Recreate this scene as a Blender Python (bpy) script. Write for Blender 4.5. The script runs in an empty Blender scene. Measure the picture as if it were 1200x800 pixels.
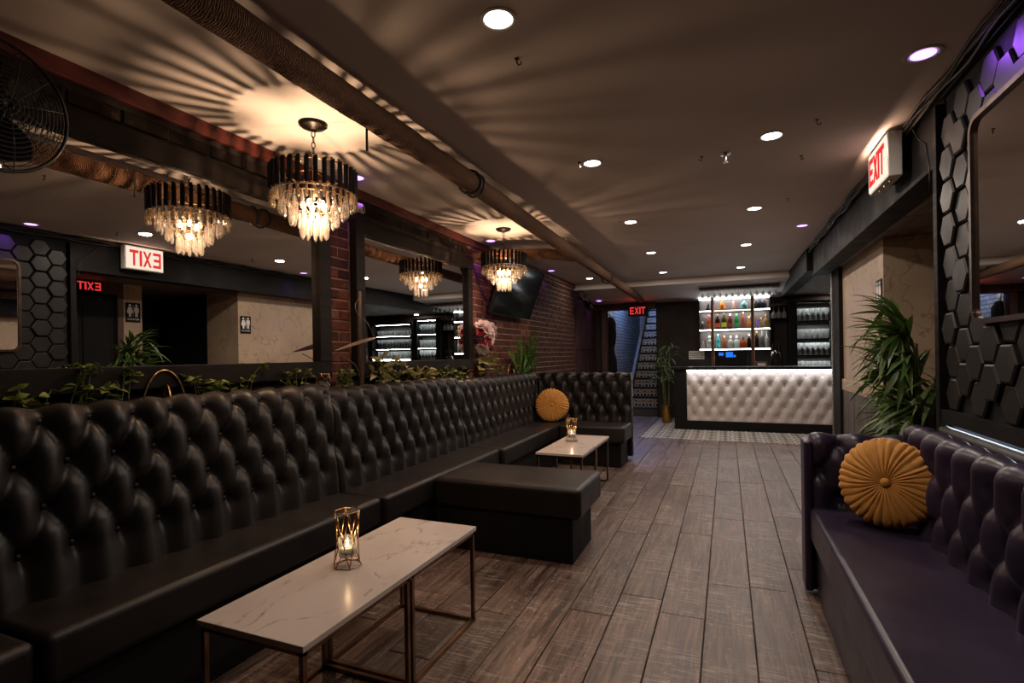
import bpy, math, random
from mathutils import Vector, Matrix, Euler, noise
random.seed(7)
PI = math.pi
S = bpy.context.scene
C = S.collection
V = Vector

# ------------------------------------------------------------------ camera
cam_d = bpy.data.cameras.new('camera')
cam = bpy.data.objects.new('camera', cam_d)
C.objects.link(cam)
F_PX, YAW, ROLL = 612.0, math.atan(252 / 612.0), 0.015
cam_d.sensor_fit = 'HORIZONTAL'
cam_d.sensor_width = 36.0
cam_d.lens = F_PX / 1200.0 * 36.0
cam_d.shift_y = 15.8 / 1200.0
cam_d.shift_x = 0.0
cam_d.clip_start = 0.02
cam.matrix_world = (Matrix.Translation((0, 0, 1.27)) @ Matrix.Rotation(YAW, 4, 'Z')
                    @ Matrix.Rotation(PI / 2, 4, 'X') @ Matrix.Rotation(-ROLL, 4, 'Z'))
S.camera = cam

# ------------------------------------------------------------------ world, exposure
w = bpy.data.worlds.new('world')
S.world = w
w.use_nodes = True
w.node_tree.nodes['Background'].inputs[0].default_value = (0.9, 0.75, 0.65, 1)
w.node_tree.nodes['Background'].inputs[1].default_value = 0.003
S.view_settings.view_transform = 'Standard'
S.view_settings.look = 'None'
S.view_settings.gamma = 1
S.view_settings.use_curve_mapping = False
S.view_settings.exposure = 0.0
cy = S.cycles
cy.use_denoising = True
cy.max_bounces = 10
cy.diffuse_bounces = 4
cy.glossy_bounces = 5
cy.transmission_bounces = 8
cy.transparent_max_bounces = 16
cy.sample_clamp_indirect = 3.0
cy.blur_glossy = 0.6
cy.caustics_reflective = False
cy.caustics_refractive = False

CH_W = 29.0          # chandelier lamp, watts
DOWN_W = 11.6       # white downlight
PURPLE_W = 7.0
CEIL = 2.50


def add_light(name, kind, loc, energy, color, parent=None, size=0.02, rot=(0, 0, 0), spot=None, blend=1.0, sx=None, sy=None):
    d = bpy.data.lights.new(name, kind)
    d.energy = energy
    d.color = color
    if kind in ('POINT', 'SPOT'):
        d.shadow_soft_size = size
    if kind == 'SPOT':
        d.spot_size = spot
        d.spot_blend = blend
    if kind == 'AREA':
        d.shape = 'RECTANGLE'
        d.size, d.size_y = sx, sy
    o = bpy.data.objects.new(name, d)
    C.objects.link(o)
    o.rotation_euler = rot
    if parent:
        o.parent = parent
        o.location = V(loc) - origin(parent)
    else:
        o.location = loc
    return o


def origin(o):
    p = V((0, 0, 0))
    while o:
        p += o.location
        o = o.parent
    return p


# ------------------------------------------------------------------ material helpers
def srgb(r, g, b):
    def f(x):
        x /= 255.0
        return x / 12.92 if x <= 0.04045 else ((x + 0.055) / 1.055) ** 2.4
    return (f(r), f(g), f(b), 1.0)


class NT:
    def __init__(s, name):
        s.m = bpy.data.materials.new(name)
        s.m.use_nodes = True
        s.t = s.m.node_tree
        s.b = s.t.nodes['Principled BSDF']
        s.out = s.t.nodes['Material Output']

    def n(s, kind, **kw):
        x = s.t.nodes.new(kind)
        for k, v in kw.items():
            setattr(x, k, v)
        return x

    def l(s, a, b):
        s.t.links.new(a, b)

    def coord(s, kind='Object', scale=(1, 1, 1), rnd=False):
        if kind == 'World':
            src = s.n('ShaderNodeNewGeometry').outputs['Position']
        else:
            src = s.n('ShaderNodeTexCoord').outputs[kind]
        if rnd:
            oi = s.n('ShaderNodeObjectInfo')
            mul = s.n('ShaderNodeMath', operation='MULTIPLY')
            mul.inputs[1].default_value = 47.0
            s.l(oi.outputs['Random'], mul.inputs[0])
            ad = s.n('ShaderNodeVectorMath', operation='ADD')
            s.l(src, ad.inputs[0])
            s.l(mul.outputs[0], ad.inputs[1])
            src = ad.outputs[0]
        mp = s.n('ShaderNodeMapping')
        mp.inputs['Scale'].default_value = scale
        s.l(src, mp.inputs[0])
        return mp.outputs[0]

    def noise(s, vec, scale=5, detail=4, rough=0.55, dist=0.0):
        x = s.n('ShaderNodeTexNoise')
        x.inputs['Scale'].default_value = scale
        x.inputs['Detail'].default_value = detail
        x.inputs['Roughness'].default_value = rough
        x.inputs['Distortion'].default_value = dist
        s.l(vec, x.inputs['Vector'])
        return x.outputs['Fac']

    def ramp(s, fac, stops):
        r = s.n('ShaderNodeValToRGB')
        while len(r.color_ramp.elements) < len(stops):
            r.color_ramp.elements.new(0.5)
        for e, (p, c) in zip(r.color_ramp.elements, stops):
            e.position = p
            e.color = c if len(c) == 4 else (*c, 1)
        s.l(fac, r.inputs[0])
        return r.outputs[0]

    def math(s, op, a, b=None, c=None):
        x = s.n('ShaderNodeMath', operation=op)
        for i, q in enumerate((a, b, c)):
            if q is None:
                continue
            if isinstance(q, (int, float)):
                x.inputs[i].default_value = q
            else:
                s.l(q, x.inputs[i])
        return x.outputs[0]

    def mix(s, fac, a, b, mode='MIX'):
        x = s.n('ShaderNodeMix', data_type='RGBA', blend_type=mode)
        for sock, q in ((x.inputs[0], fac), (x.inputs[6], a), (x.inputs[7], b)):
            if isinstance(q, (int, float)):
                sock.default_value = q
            elif isinstance(q, tuple):
                sock.default_value = q
            else:
                s.l(q, sock)
        return x.outputs[2]

    def bump(s, h, strength=0.2, dist=0.01):
        x = s.n('ShaderNodeBump')
        x.inputs['Strength'].default_value = strength
        x.inputs['Distance'].default_value = dist
        s.l(h, x.inputs['Height'])
        s.l(x.outputs[0], s.b.inputs['Normal'])

    def set(s, **kw):
        for k, v in kw.items():
            sock = s.b.inputs[k]
            if isinstance(v, (int, float, tuple)):
                sock.default_value = v
            else:
                s.l(v, sock)
        return s

    def sep(s, vec):
        x = s.n('ShaderNodeSeparateXYZ')
        s.l(vec, x.inputs[0])
        return x.outputs


MATS = {}


def pm(name, c1, c2=None, scale=8, rough=0.5, metal=0.0, bump=0.0, bscale=60, stretch=(1, 1, 1), rnd=False, spec=0.5):
    """plain procedural: two colours mixed by noise, roughness wear, fine bump"""
    t = NT(name)
    c2 = c2 or tuple(x * 0.7 for x in c1[:3]) + (1,)
    vec = t.coord('Object', stretch, rnd)
    f = t.noise(vec, scale)
    t.set(**{'Base Color': t.ramp(f, [(0.35, c1), (0.65, c2)]), 'Metallic': metal, 'Specular IOR Level': spec})
    t.set(Roughness=t.ramp(f, [(0.3, (rough * 0.85,) * 3), (0.7, (min(1, rough * 1.15),) * 3)]))
    if bump:
        t.bump(t.noise(vec, bscale, 3), bump, 0.004)
    MATS[name] = t.m
    return t.m


def emit(name, col, strength):
    t = NT(name)
    e = t.n('ShaderNodeEmission')
    vec = t.coord('Object')
    f = t.noise(vec, 3, 1)
    e.inputs[0].default_value = col
    t.l(t.math('MULTIPLY_ADD', f, strength * 0.1, strength * 0.95), e.inputs[1])
    t.l(e.outputs[0], t.out.inputs[0])
    MATS[name] = t.m
    return t.m


def glassy(name, col, rough=0.02, trans=0.45, ior=1.5, cloud=0.0):
    """clear glass, partly refracting, partly letting light straight through, optionally a little cloudy"""
    t = NT(name)
    g = t.n('ShaderNodeBsdfGlass')
    g.inputs['IOR'].default_value = ior
    g.inputs['Roughness'].default_value = rough
    f = t.noise(t.coord('Object'), 20, 1)
    cc = t.ramp(f, [(0.3, col), (0.7, tuple(x * 0.93 for x in col[:3]) + (1,))])
    t.l(cc, g.inputs['Color'])
    tr = t.n('ShaderNodeBsdfTransparent')
    t.l(cc, tr.inputs['Color'])
    mx = t.n('ShaderNodeMixShader')
    mx.inputs[0].default_value = trans
    t.l(g.outputs[0], mx.inputs[1])
    t.l(tr.outputs[0], mx.inputs[2])
    res = mx.outputs[0]
    if cloud:
        df = t.n('ShaderNodeBsdfDiffuse')
        tl = t.n('ShaderNodeBsdfTranslucent')
        for b in (df, tl):
            t.l(cc, b.inputs[0])
        m2 = t.n('ShaderNodeMixShader')
        t.l(df.outputs[0], m2.inputs[1])
        t.l(tl.outputs[0], m2.inputs[2])
        m3 = t.n('ShaderNodeMixShader')
        m3.inputs[0].default_value = cloud
        t.l(res, m3.inputs[1])
        t.l(m2.outputs[0], m3.inputs[2])
        res = m3.outputs[0]
    t.l(res, t.out.inputs[0])
    t.t.nodes.remove(t.b)
    MATS[name] = t.m
    return t.m


# ------------------------------------------------------------------ mesh helpers
class MB:
    def __init__(s):
        s.v, s.f = [], []

    def add(s, vs, fs, M=None):
        o = len(s.v)
        s.v += [tuple(M @ V(p)) for p in vs] if M else [tuple(p) for p in vs]
        s.f += [tuple(i + o for i in f) for f in fs]
        return s

    def box(s, x0, x1, y0, y1, z0, z1, M=None):
        vs = [(x, y, z) for x in (x0, x1) for y in (y0, y1) for z in (z0, z1)]
        return s.add(vs, [(0, 1, 3, 2), (4, 6, 7, 5), (0, 4, 5, 1), (2, 3, 7, 6), (0, 2, 6, 4), (1, 5, 7, 3)], M)

    def cbox(s, hx, hy, h, ch, M=None):
        """box centred in x,y, from z=0 to z=h, top edges chamfered"""
        vs = []
        for (ax, ay, z) in ((hx, hy, 0), (hx, hy, h - ch), (hx - ch, hy - ch, h)):
            vs += [(-ax, -ay, z), (ax, -ay, z), (ax, ay, z), (-ax, ay, z)]
        fs = [(3, 2, 1, 0), (8, 9, 10, 11)]
        for k in (0, 4):
            for i in range(4):
                j = (i + 1) % 4
                fs.append((k + i, k + j, k + 4 + j, k + 4 + i))
        return s.add(vs, fs, M)

    def lathe(s, prof, n=16, M=None, cap=True):
        """prof: list of (r, z)"""
        vs, fs = [], []
        for r, z in prof:
            for i in range(n):
                a = 2 * PI * i / n
                vs.append((r * math.cos(a), r * math.sin(a), z))
        for k in range(len(prof) - 1):
            for i in range(n):
                j = (i + 1) % n
                fs.append((k * n + i, k * n + j, k * n + n + j, k * n + n + i))
        if cap:
            if prof[0][0] > 1e-5:
                fs.append(tuple(range(n))[::-1])
            if prof[-1][0] > 1e-5:
                fs.append(tuple((len(prof) - 1) * n + i for i in range(n)))
        return s.add(vs, fs, M)

    def tube(s, pts, r, n=8, closed=False, M=None):
        """tube along points; r a number or a list"""
        pts = [V(p) for p in pts]
        m = len(pts)
        vs, fs = [], []
        up = None
        for i, p in enumerate(pts):
            if closed:
                t = pts[(i + 1) % m] - pts[i - 1]
            else:
                t = pts[min(i + 1, m - 1)] - pts[max(i - 1, 0)]
            t.normalize()
            if up is None:
                up = t.orthogonal().normalized()
            else:
                up = (up - t * up.dot(t))
                up = up.normalized() if up.length > 1e-6 else t.orthogonal().normalized()
            b = t.cross(up)
            rr = r[i] if isinstance(r, (list, tuple)) else r
            for k in range(n):
                a = 2 * PI * k / n
                vs.append(p + up * (rr * math.cos(a)) + b * (rr * math.sin(a)))
        for i in range(m if closed else m - 1):
            j = (i + 1) % m
            for k in range(n):
                q = (k + 1) % n
                fs.append((i * n + k, i * n + q, j * n + q, j * n + k))
        if not closed:
            fs.append(tuple(range(n))[::-1])
            fs.append(tuple((m - 1) * n + k for k in range(n)))
        return s.add(vs, fs, M)

    def ring(s, R, r, n=32, k=6, M=None):
        pts = [(R * math.cos(2 * PI * i / n), R * math.sin(2 * PI * i / n), 0) for i in range(n)]
        return s.tube(pts, r, k, True, M)

    def prism(s, poly, z0, z1, M=None):
        n = len(poly)
        vs = [(x, y, z0) for x, y in poly] + [(x, y, z1) for x, y in poly]
        fs = [tuple(range(n))[::-1], tuple(range(n, 2 * n))]
        for i in range(n):
            j = (i + 1) % n
            fs.append((i, j, n + j, n + i))
        return s.add(vs, fs, M)

    def ball(s, r, n=10, m=6, M=None, sq=1.0):
        prof = [(r * math.sin(PI * k / m), -r * math.cos(PI * k / m) * sq) for k in range(m + 1)]
        return s.lathe(prof, n, M, cap=False)

    def grid(s, P):
        """P: rows of points"""
        a, b = len(P), len(P[0])
        vs = [p for r in P for p in r]
        fs = [(i * b + j, i * b + j + 1, (i + 1) * b + j + 1, (i + 1) * b + j) for i in range(a - 1) for j in range(b - 1)]
        return s.add(vs, fs)

    def mesh(s, name, m, off=None, smooth=False):
        me = bpy.data.meshes.new(name)
        vs = s.v
        if off is not None and off.length > 0:
            vs = [(p[0] - off[0], p[1] - off[1], p[2] - off[2]) for p in vs]
        me.from_pydata(vs, [], s.f)
        me.update()
        me.materials.append(m)
        if smooth:
            me.polygons.foreach_set('use_smooth', [True] * len(me.polygons))
            if smooth is not True:
                me.set_sharp_from_angle(angle=math.radians(smooth))
        return me

    def build(s, name, m, parent=None, smooth=False, bevel=0, kind=None, label=None, seg=2):
        o = bpy.data.objects.new(name, s.mesh(name, m, origin(parent) if parent else None, smooth))
        C.objects.link(o)
        if parent:
            o.parent = parent
        if bevel:
            b = o.modifiers.new('bevel', 'BEVEL')
            b.width = bevel
            b.segments = seg
            b.limit_method = 'ANGLE'
        if kind:
            o['kind'] = kind
        if label:
            o['label'] = label
        return o


def B(*a):
    return MB().box(*a)


def TR(x, y, z):
    return Matrix.Translation((x, y, z))


def RX(a): return Matrix.Rotation(a, 4, 'X')
def RY(a): return Matrix.Rotation(a, 4, 'Y')
def RZ(a): return Matrix.Rotation(a, 4, 'Z')


def frame(o, x, y, z):
    M = Matrix((x, y, z)).transposed().to_4x4()
    M.translation = V(o)
    return M


def tag(o, label, cat, group=None):
    o['label'] = label
    o['category'] = cat
    if group:
        o['group'] = group
    return o


def thing(name, label, cat, loc, group=None):
    o = bpy.data.objects.new(name, None)
    C.objects.link(o)
    o.location = loc
    o.empty_display_size = 0.05
    return tag(o, label, cat, group)


def inst(name, me, parent, M, label=None):
    """an object sharing mesh data, M local to the parent"""
    o = bpy.data.objects.new(name, me)
    C.objects.link(o)
    if parent:
        o.parent = parent
    o.matrix_local = M
    if label:
        o['label'] = label
    return o


def copy_tree(o, parent=None):
    c = o.copy()
    C.objects.link(c)
    c.parent = parent
    for ch in list(o.children):
        copy_tree(ch, c)
    return c


def struct(name, mb, m, **k):
    return mb.build(name, m, kind='structure', **k)


# ------------------------------------------------------------------ materials
blk = (0.006, 0.006, 0.006, 1)

t = NT('ceiling paint')
vec = t.coord('World')
f1 = t.noise(vec, 1.3, 3)
t.set(**{'Base Color': t.ramp(f1, [(0.3, (0.66, 0.60, 0.56)), (0.7, (0.74, 0.68, 0.64))]), 'Roughness': 0.75})
t.bump(t.noise(vec, 6, 6, 0.6), 0.12, 0.02)
M_CEIL = t.m

t = NT('weathered plank')
vec = t.coord('World', (1, 1, 1), True)
v2 = t.coord('World', (9, 0.55, 1), True)
v3 = t.coord('World', (2.5, 34, 1), True)
grain = t.noise(v2, 3.2, 8, 0.68, 1.6)
base = t.ramp(grain, [(0.28, srgb(28, 20, 16)), (0.43, srgb(74, 57, 49)), (0.57, srgb(110, 91, 81)), (0.70, srgb(138, 119, 108))])
oi = t.n('ShaderNodeObjectInfo')
tone = t.ramp(oi.outputs['Random'], [(0.0, (0.66, 0.63, 0.62)), (0.35, (1.0, 0.92, 0.88)), (0.7, (0.84, 0.83, 0.83)), (1.0, (1.14, 1.10, 1.06))])
base = t.mix(1.0, base, tone, 'MULTIPLY')
saw = t.noise(v3, 2.6, 4, 0.7)
patch = t.noise(vec, 2.3, 3)
wear = t.math('MULTIPLY', t.ramp(saw, [(0.52, (0, 0, 0)), (0.70, (1, 1, 1))]), t.ramp(patch, [(0.44, (0, 0, 0)), (0.62, (1, 1, 1))]))
fl = t.noise(t.coord('World', (26, 15, 1), True), 2.4, 4, 0.7)
pt2 = t.noise(t.coord('World', (1.6, 1.1, 1), True), 1.6, 2)
pits = t.math('MULTIPLY', t.ramp(fl, [(0.30, (1, 1, 1)), (0.40, (0, 0, 0))]), t.ramp(pt2, [(0.40, (0, 0, 0)), (0.6, (1, 1, 1))]))
fleck = t.math('MULTIPLY', t.ramp(fl, [(0.60, (0, 0, 0)), (0.68, (1, 1, 1))]), t.ramp(pt2, [(0.38, (0, 0, 0)), (0.58, (1, 1, 1))]))
base = t.mix(t.math('MULTIPLY', pits, 0.75), base, srgb(34, 24, 20))
base = t.mix(t.math('MULTIPLY', fleck, 0.7), base, srgb(188, 172, 160))
base = t.mix(t.math('MULTIPLY', wear, 0.75), base, srgb(196, 184, 174))
knots = t.noise(t.coord('World', (5, 2.2, 1), True), 2.0, 2, 0.5, 2.5)
base = t.mix(t.ramp(knots, [(0.66, (0, 0, 0)), (0.78, (0.7, 0.7, 0.7))]), base, srgb(50, 36, 30))
t.set(**{'Base Color': base, 'Roughness': t.ramp(grain, [(0.2, (0.34,) * 3), (0.8, (0.52,) * 3)])})
t.bump(t.math('ADD', grain, t.math('MULTIPLY', saw, 0.4)), 0.16, 0.004)
M_PLANK = t.m

M_GROUT = pm('floor joint', srgb(26, 21, 18), rough=0.8)


def pattern_tile(name, dark, light, sx, sy, kind):
    """printed tile: ornaments from sine bands in the tile's own coordinates"""
    t = NT(name)
    tc = t.coord('Object', (sx, sy, sx))
    x, y, z = t.sep(tc)
    if kind == 'riser':
        y = z
    ax = t.math('ABSOLUTE', t.math('SINE', t.math('MULTIPLY', x, PI)))
    ay = t.math('ABSOLUTE', t.math('SINE', t.math('MULTIPLY', y, PI)))
    d = t.math('ADD', ax, ay)
    r = t.math('ABSOLUTE', t.math('SINE', t.math('MULTIPLY', d, 3.3 if kind == 'tile' else 4.0)))
    p = t.math('MULTIPLY', ax, ay)
    q = t.math('GREATER_THAN', r, 0.72 if kind == 'tile' else 0.55)
    q2 = t.math('GREATER_THAN', p, 0.82)
    f = t.math('MAXIMUM', q, q2)
    n = t.noise(t.coord('World'), 9, 3)
    lt = t.mix(n, light, tuple(c * 0.75 for c in light[:3]) + (1,))
    t.set(**{'Base Color': t.mix(f, lt, dark), 'Roughness': 0.4})
    return t.m


M_TILE = pattern_tile('patterned tile', srgb(34, 32, 32), srgb(225, 218, 208), 5, 5, 'tile')
M_RISER = pattern_tile('patterned riser', srgb(20, 19, 22), srgb(225, 220, 218), 7, 7, 'riser')


def brick_mat(name, stops, mort=False):
    t = NT(name)
    vec = t.coord('World', (1, 1, 1))
    oi = t.n('ShaderNodeObjectInfo')
    col = t.ramp(oi.outputs['Random'], stops)
    n = t.noise(vec, 22, 6, 0.7)
    col = t.mix(t.ramp(n, [(0.35, (0, 0, 0)), (0.75, (0.8, 0.8, 0.8))]), col, tuple(c * 0.45 for c in stops[0][1][:3]) + (1,))
    pale = t.noise(vec, 5, 5, 0.7)
    col = t.mix(t.ramp(pale, [(0.60, (0, 0, 0)), (0.72, (0.35, 0.35, 0.35))]), col, srgb(150, 130, 118))
    t.set(**{'Base Color': col, 'Roughness': 0.88, 'Specular IOR Level': 0.2})
    t.bump(n, 0.6, 0.006)
    return t.m


M_BRICK = brick_mat('red brick', [(0, srgb(92, 51, 40)), (0.2, srgb(46, 31, 27)), (0.4, srgb(112, 67, 53)), (0.6, srgb(66, 41, 35)), (0.8, srgb(102, 55, 42)), (1, srgb(126, 84, 69))])
M_BRICKD = brick_mat('shaded brick', [(0, srgb(22, 16, 14)), (0.5, srgb(32, 22, 18)), (1, srgb(42, 30, 26))])  # wall brick again, with the shade around the mirrors put into its colour
M_MORTAR = pm('mortar', srgb(144, 116, 102), srgb(112, 87, 76), 14, 0.9, bump=0.5)
M_MORTARD = pm('shaded mortar', srgb(24, 18, 16), srgb(34, 26, 22), 14, 0.9, bump=0.5)  # mortar darkened to carry the same painted shade


def leather(name, c1, c2, rough):
    t = NT(name)
    vec = t.coord('World')
    f = t.noise(vec, 3.5, 4)
    g = t.noise(vec, 220, 2)
    wr = t.noise(vec, 16, 3, 0.5, 0.6)
    t.set(**{'Base Color': t.ramp(f, [(0.3, c1), (0.7, c2)]), 'Roughness': t.ramp(f, [(0.3, (rough * 0.85,) * 3), (0.7, (rough * 1.2,) * 3)]), 'Specular IOR Level': 0.36})
    h = t.math('ADD', t.math('MULTIPLY', g, 0.12), wr)
    t.bump(h, 0.10, 0.008)
    return t.m


M_LEATHER = leather('black leather', (0.008, 0.0065, 0.006, 1), (0.013, 0.0092, 0.008, 1), 0.45)
M_NAVY = leather('navy purple leather', (0.018, 0.0135, 0.031, 1), (0.026, 0.017, 0.038, 1), 0.34)
M_WHITEV = leather('white vinyl', srgb(196, 186, 180), srgb(184, 172, 166), 0.42)
M_BLACK = pm('black paint', (0.006, 0.0055, 0.0055, 1), (0.009, 0.008, 0.0078, 1), 6, 0.62, bump=0.1, spec=.14)
M_BLACKM = pm('matte black', (0.005, 0.005, 0.005, 1), (0.008, 0.0075, 0.0075, 1), 6, 0.8, spec=.2)
M_HEX = pm('charcoal hexagon panel', (0.011, 0.0095, 0.009, 1), (0.015, 0.013, 0.012, 1), 5, 0.45, bump=0.06, rnd=True, spec=.25)
M_FRAME = pm('dark mirror frame wood', (0.011, 0.008, 0.007, 1), (0.007, 0.0053, 0.0047, 1), 4, 0.6, stretch=(8, 1, 8), bump=0.15, spec=.12)
M_REDWOOD = pm('red brown paint', srgb(98, 34, 26), srgb(74, 24, 18), 6, 0.6, stretch=(5, 1, 5), bump=0.15)
M_BROWN = pm('brown timber', srgb(84, 56, 42), srgb(58, 38, 28), 4, 0.6, stretch=(6, 6, 0.8), bump=0.2)
M_DARKWALL = pm('dark brown wall paint', srgb(44, 36, 34), srgb(38, 31, 29), 2, 0.65, spec=.3)
M_REDWALL = pm('dark maroon wall paint', srgb(62, 34, 34), srgb(46, 26, 26), 4, 0.6, bump=0.2, bscale=20)
M_SOFFIT = pm('grey soffit boards', srgb(140, 126, 114), srgb(112, 100, 90), 3, 0.6, stretch=(6, 0.6, 6), rnd=True, bump=0.15)
M_PANEL = pm('grey wood panelling', srgb(92, 84, 78), srgb(66, 60, 56), 4, 0.5, stretch=(7, 7, 0.6), bump=0.15)
M_TRIMW = pm('brushed aluminium trim', srgb(160, 156, 150), srgb(120, 116, 110), 12, 0.4, 0.7, stretch=(1, 1, 12))
M_GOLD = pm('brass', srgb(204, 160, 112), srgb(170, 130, 88), 10, 0.28, 1.0)
M_BRONZE = pm('bronze steel', srgb(150, 120, 96), srgb(112, 88, 70), 10, 0.32, 1.0)
M_CHROME = pm('chrome', srgb(200, 200, 200), srgb(180, 180, 180), 10, 0.18, 1.0)
M_STEEL = pm('dark steel', srgb(60, 58, 56), srgb(44, 42, 40), 10, 0.35, 0.9)
M_WHITEPL = pm('white plastic', srgb(225, 222, 216), srgb(210, 206, 200), 6, 0.5)
M_POT = pm('gold pot', srgb(200, 150, 80), srgb(160, 112, 56), 6, 0.35, 0.9)
M_SOIL = pm('soil', srgb(44, 32, 24), srgb(30, 22, 16), 30, 0.95, bump=0.5)
M_PLASTER = pm('grey plaster', srgb(90, 84, 80), srgb(74, 68, 66), 2, 0.7)
M_MIRROR = pm('mirror glass', (0.86, 0.87, 0.86, 1), (0.84, 0.85, 0.84, 1), 2, 0.0, 1.0)
M_SCREEN = pm('black screen', (0.006, 0.007, 0.008, 1), (0.008, 0.009, 0.010, 1), 2, 0.10)
M_CABLE = pm('black cable', (0.01, 0.01, 0.01, 1), (0.02, 0.018, 0.018, 1), 6, 0.5)
M_CONC = pm('dark concrete', srgb(70, 66, 70), srgb(54, 52, 56), 4, 0.7)

t = NT('jute wrap')
vec = t.coord('World', (1, 1, 1))
wv = t.n('ShaderNodeTexWave', wave_type='BANDS', bands_direction='Y')
wv.inputs['Scale'].default_value = 36
wv.inputs['Distortion'].default_value = 5.5
wv.inputs['Detail'].default_value = 3
wv.inputs['Detail Scale'].default_value = 2
t.l(vec, wv.inputs['Vector'])
nz = t.noise(vec, 7, 4)
t.set(**{'Base Color': t.mix(nz, t.ramp(wv.outputs['Fac'], [(0.15, srgb(66, 43, 29)), (0.75, srgb(164, 118, 82))]), srgb(112, 78, 54)), 'Roughness': 0.9})
t.bump(t.math('ADD', wv.outputs['Fac'], t.noise(vec, 40, 3)), 1.0, 0.009)
M_JUTE = t.m

t = NT('marble')
vec = t.coord('World', (1, 0.6, 1))
wn = t.n('ShaderNodeTexNoise')
wn.inputs['Scale'].default_value = 5
wn.inputs['Detail'].default_value = 5
t.l(vec, wn.inputs['Vector'])
vor = t.n('ShaderNodeTexVoronoi', feature='DISTANCE_TO_EDGE')
vor.inputs['Scale'].default_value = 5.5
mm = t.mix(0.35, vec, wn.outputs['Color'])
t.l(mm, vor.inputs['Vector'])
vein = t.ramp(vor.outputs['Distance'], [(0.0, (1, 1, 1)), (0.045, (0, 0, 0))])
blot = t.noise(t.coord('World', (9, 5, 9)), 2.2, 4, 0.6)
vm = t.math('MULTIPLY', vein, t.ramp(blot, [(0.45, (0, 0, 0)), (0.68, (0.85, 0.85, 0.85))]))
cl = t.noise(vec, 2.5, 4)
t.set(**{'Base Color': t.mix(vm, t.ramp(cl, [(0.3, srgb(192, 178, 168)), (0.7, srgb(210, 197, 189))]), srgb(128, 114, 108)), 'Roughness': 0.22})
M_MARBLE = t.m

t = NT('beige crackle wallpaper')
vec = t.coord('World')
wn = t.n('ShaderNodeTexNoise')
wn.inputs['Scale'].default_value = 3.2
wn.inputs['Detail'].default_value = 4
t.l(vec, wn.inputs['Vector'])
vor = t.n('ShaderNodeTexVoronoi', feature='DISTANCE_TO_EDGE')
vor.inputs['Scale'].default_value = 4.2
t.l(t.mix(0.55, vec, wn.outputs['Color']), vor.inputs['Vector'])
vein = t.ramp(vor.outputs['Distance'], [(0.0, (1, 1, 1)), (0.03, (0, 0, 0))])
cl = t.noise(vec, 1.8, 5)
t.set(**{'Base Color': t.mix(t.math('MULTIPLY', vein, 0.55), t.ramp(cl, [(0.3, srgb(156, 134, 110)), (0.7, srgb(180, 158, 132))]), srgb(112, 90, 72)), 'Roughness': 0.5})
t.bump(t.math('MULTIPLY', vein, -1.0), 0.25, 0.004)
M_PAPER = t.m

t = NT('white painted brickwork')
bt = t.n('ShaderNodeTexBrick')
bt.inputs['Scale'].default_value = 1.0
bt.inputs['Brick Width'].default_value = 0.21
bt.inputs['Row Height'].default_value = 0.075
bt.inputs['Mortar Size'].default_value = 0.008
bt.inputs['Color1'].default_value = srgb(190, 190, 192)
bt.inputs['Color2'].default_value = srgb(160, 160, 164)
bt.inputs['Mortar'].default_value = srgb(96, 96, 100)
cv = t.n('ShaderNodeCombineXYZ')
sx = t.sep(t.coord('World'))
t.l(sx[1], cv.inputs[0])
t.l(sx[2], cv.inputs[1])
t.l(cv.outputs[0], bt.inputs['Vector'])
t.set(**{'Base Color': bt.outputs['Color'], 'Roughness': 0.7})
t.bump(bt.outputs['Fac'], -0.5, 0.01)
M_WBRICK = t.m

t = NT('mustard velvet')
vec = t.coord('Object')
f = t.noise(vec, 14, 4)
t.set(**{'Base Color': t.ramp(f, [(0.3, srgb(178, 120, 48)), (0.7, srgb(196, 138, 62))]), 'Roughness': 0.75, 'Sheen Weight': 0.5, 'Sheen Tint': srgb(255, 210, 140)})
t.bump(t.noise(vec, 150, 2), 0.15, 0.003)
M_MUST = t.m


def leaf_mat(name, c1, c2, c3):
    t = NT(name)
    oi = t.n('ShaderNodeObjectInfo')
    f = t.noise(t.coord('World', (1, 1, 1), True), 18, 3)
    col = t.mix(t.math('MULTIPLY', f, 0.6), t.ramp(oi.outputs['Random'], [(0, c1), (0.5, c2), (1, c3)]), c1)
    t.set(**{'Base Color': col, 'Roughness': 0.45})
    tr = t.n('ShaderNodeBsdfTranslucent')
    t.l(col, tr.inputs[0])
    mx = t.n('ShaderNodeMixShader')
    mx.inputs[0].default_value = 0.2
    t.l(t.b.outputs[0], mx.inputs[1])
    t.l(tr.outputs[0], mx.inputs[2])
    t.l(mx.outputs[0], t.out.inputs[0])
    return t.m


M_LEAF = leaf_mat('palm leaf', srgb(58, 84, 36), srgb(82, 108, 48), srgb(104, 124, 58))
M_POTHOS = leaf_mat('pothos leaf', srgb(84, 100, 40), srgb(128, 140, 62), srgb(164, 168, 92))
M_FERN = leaf_mat('fern leaf', srgb(62, 96, 34), srgb(84, 124, 46), srgb(104, 140, 58))
M_VARI = leaf_mat('variegated leaf', srgb(120, 124, 70), srgb(190, 176, 120), srgb(206, 190, 140))
M_STEM = pm('green stem', srgb(96, 104, 52), srgb(70, 80, 40), 12, 0.6)
M_PETALW = leaf_mat('pale petal', srgb(206, 186, 182), srgb(222, 204, 200), srgb(196, 170, 168))
M_PETALR = leaf_mat('crimson petal', srgb(128, 16, 34), srgb(150, 24, 46), srgb(96, 12, 24))

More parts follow.
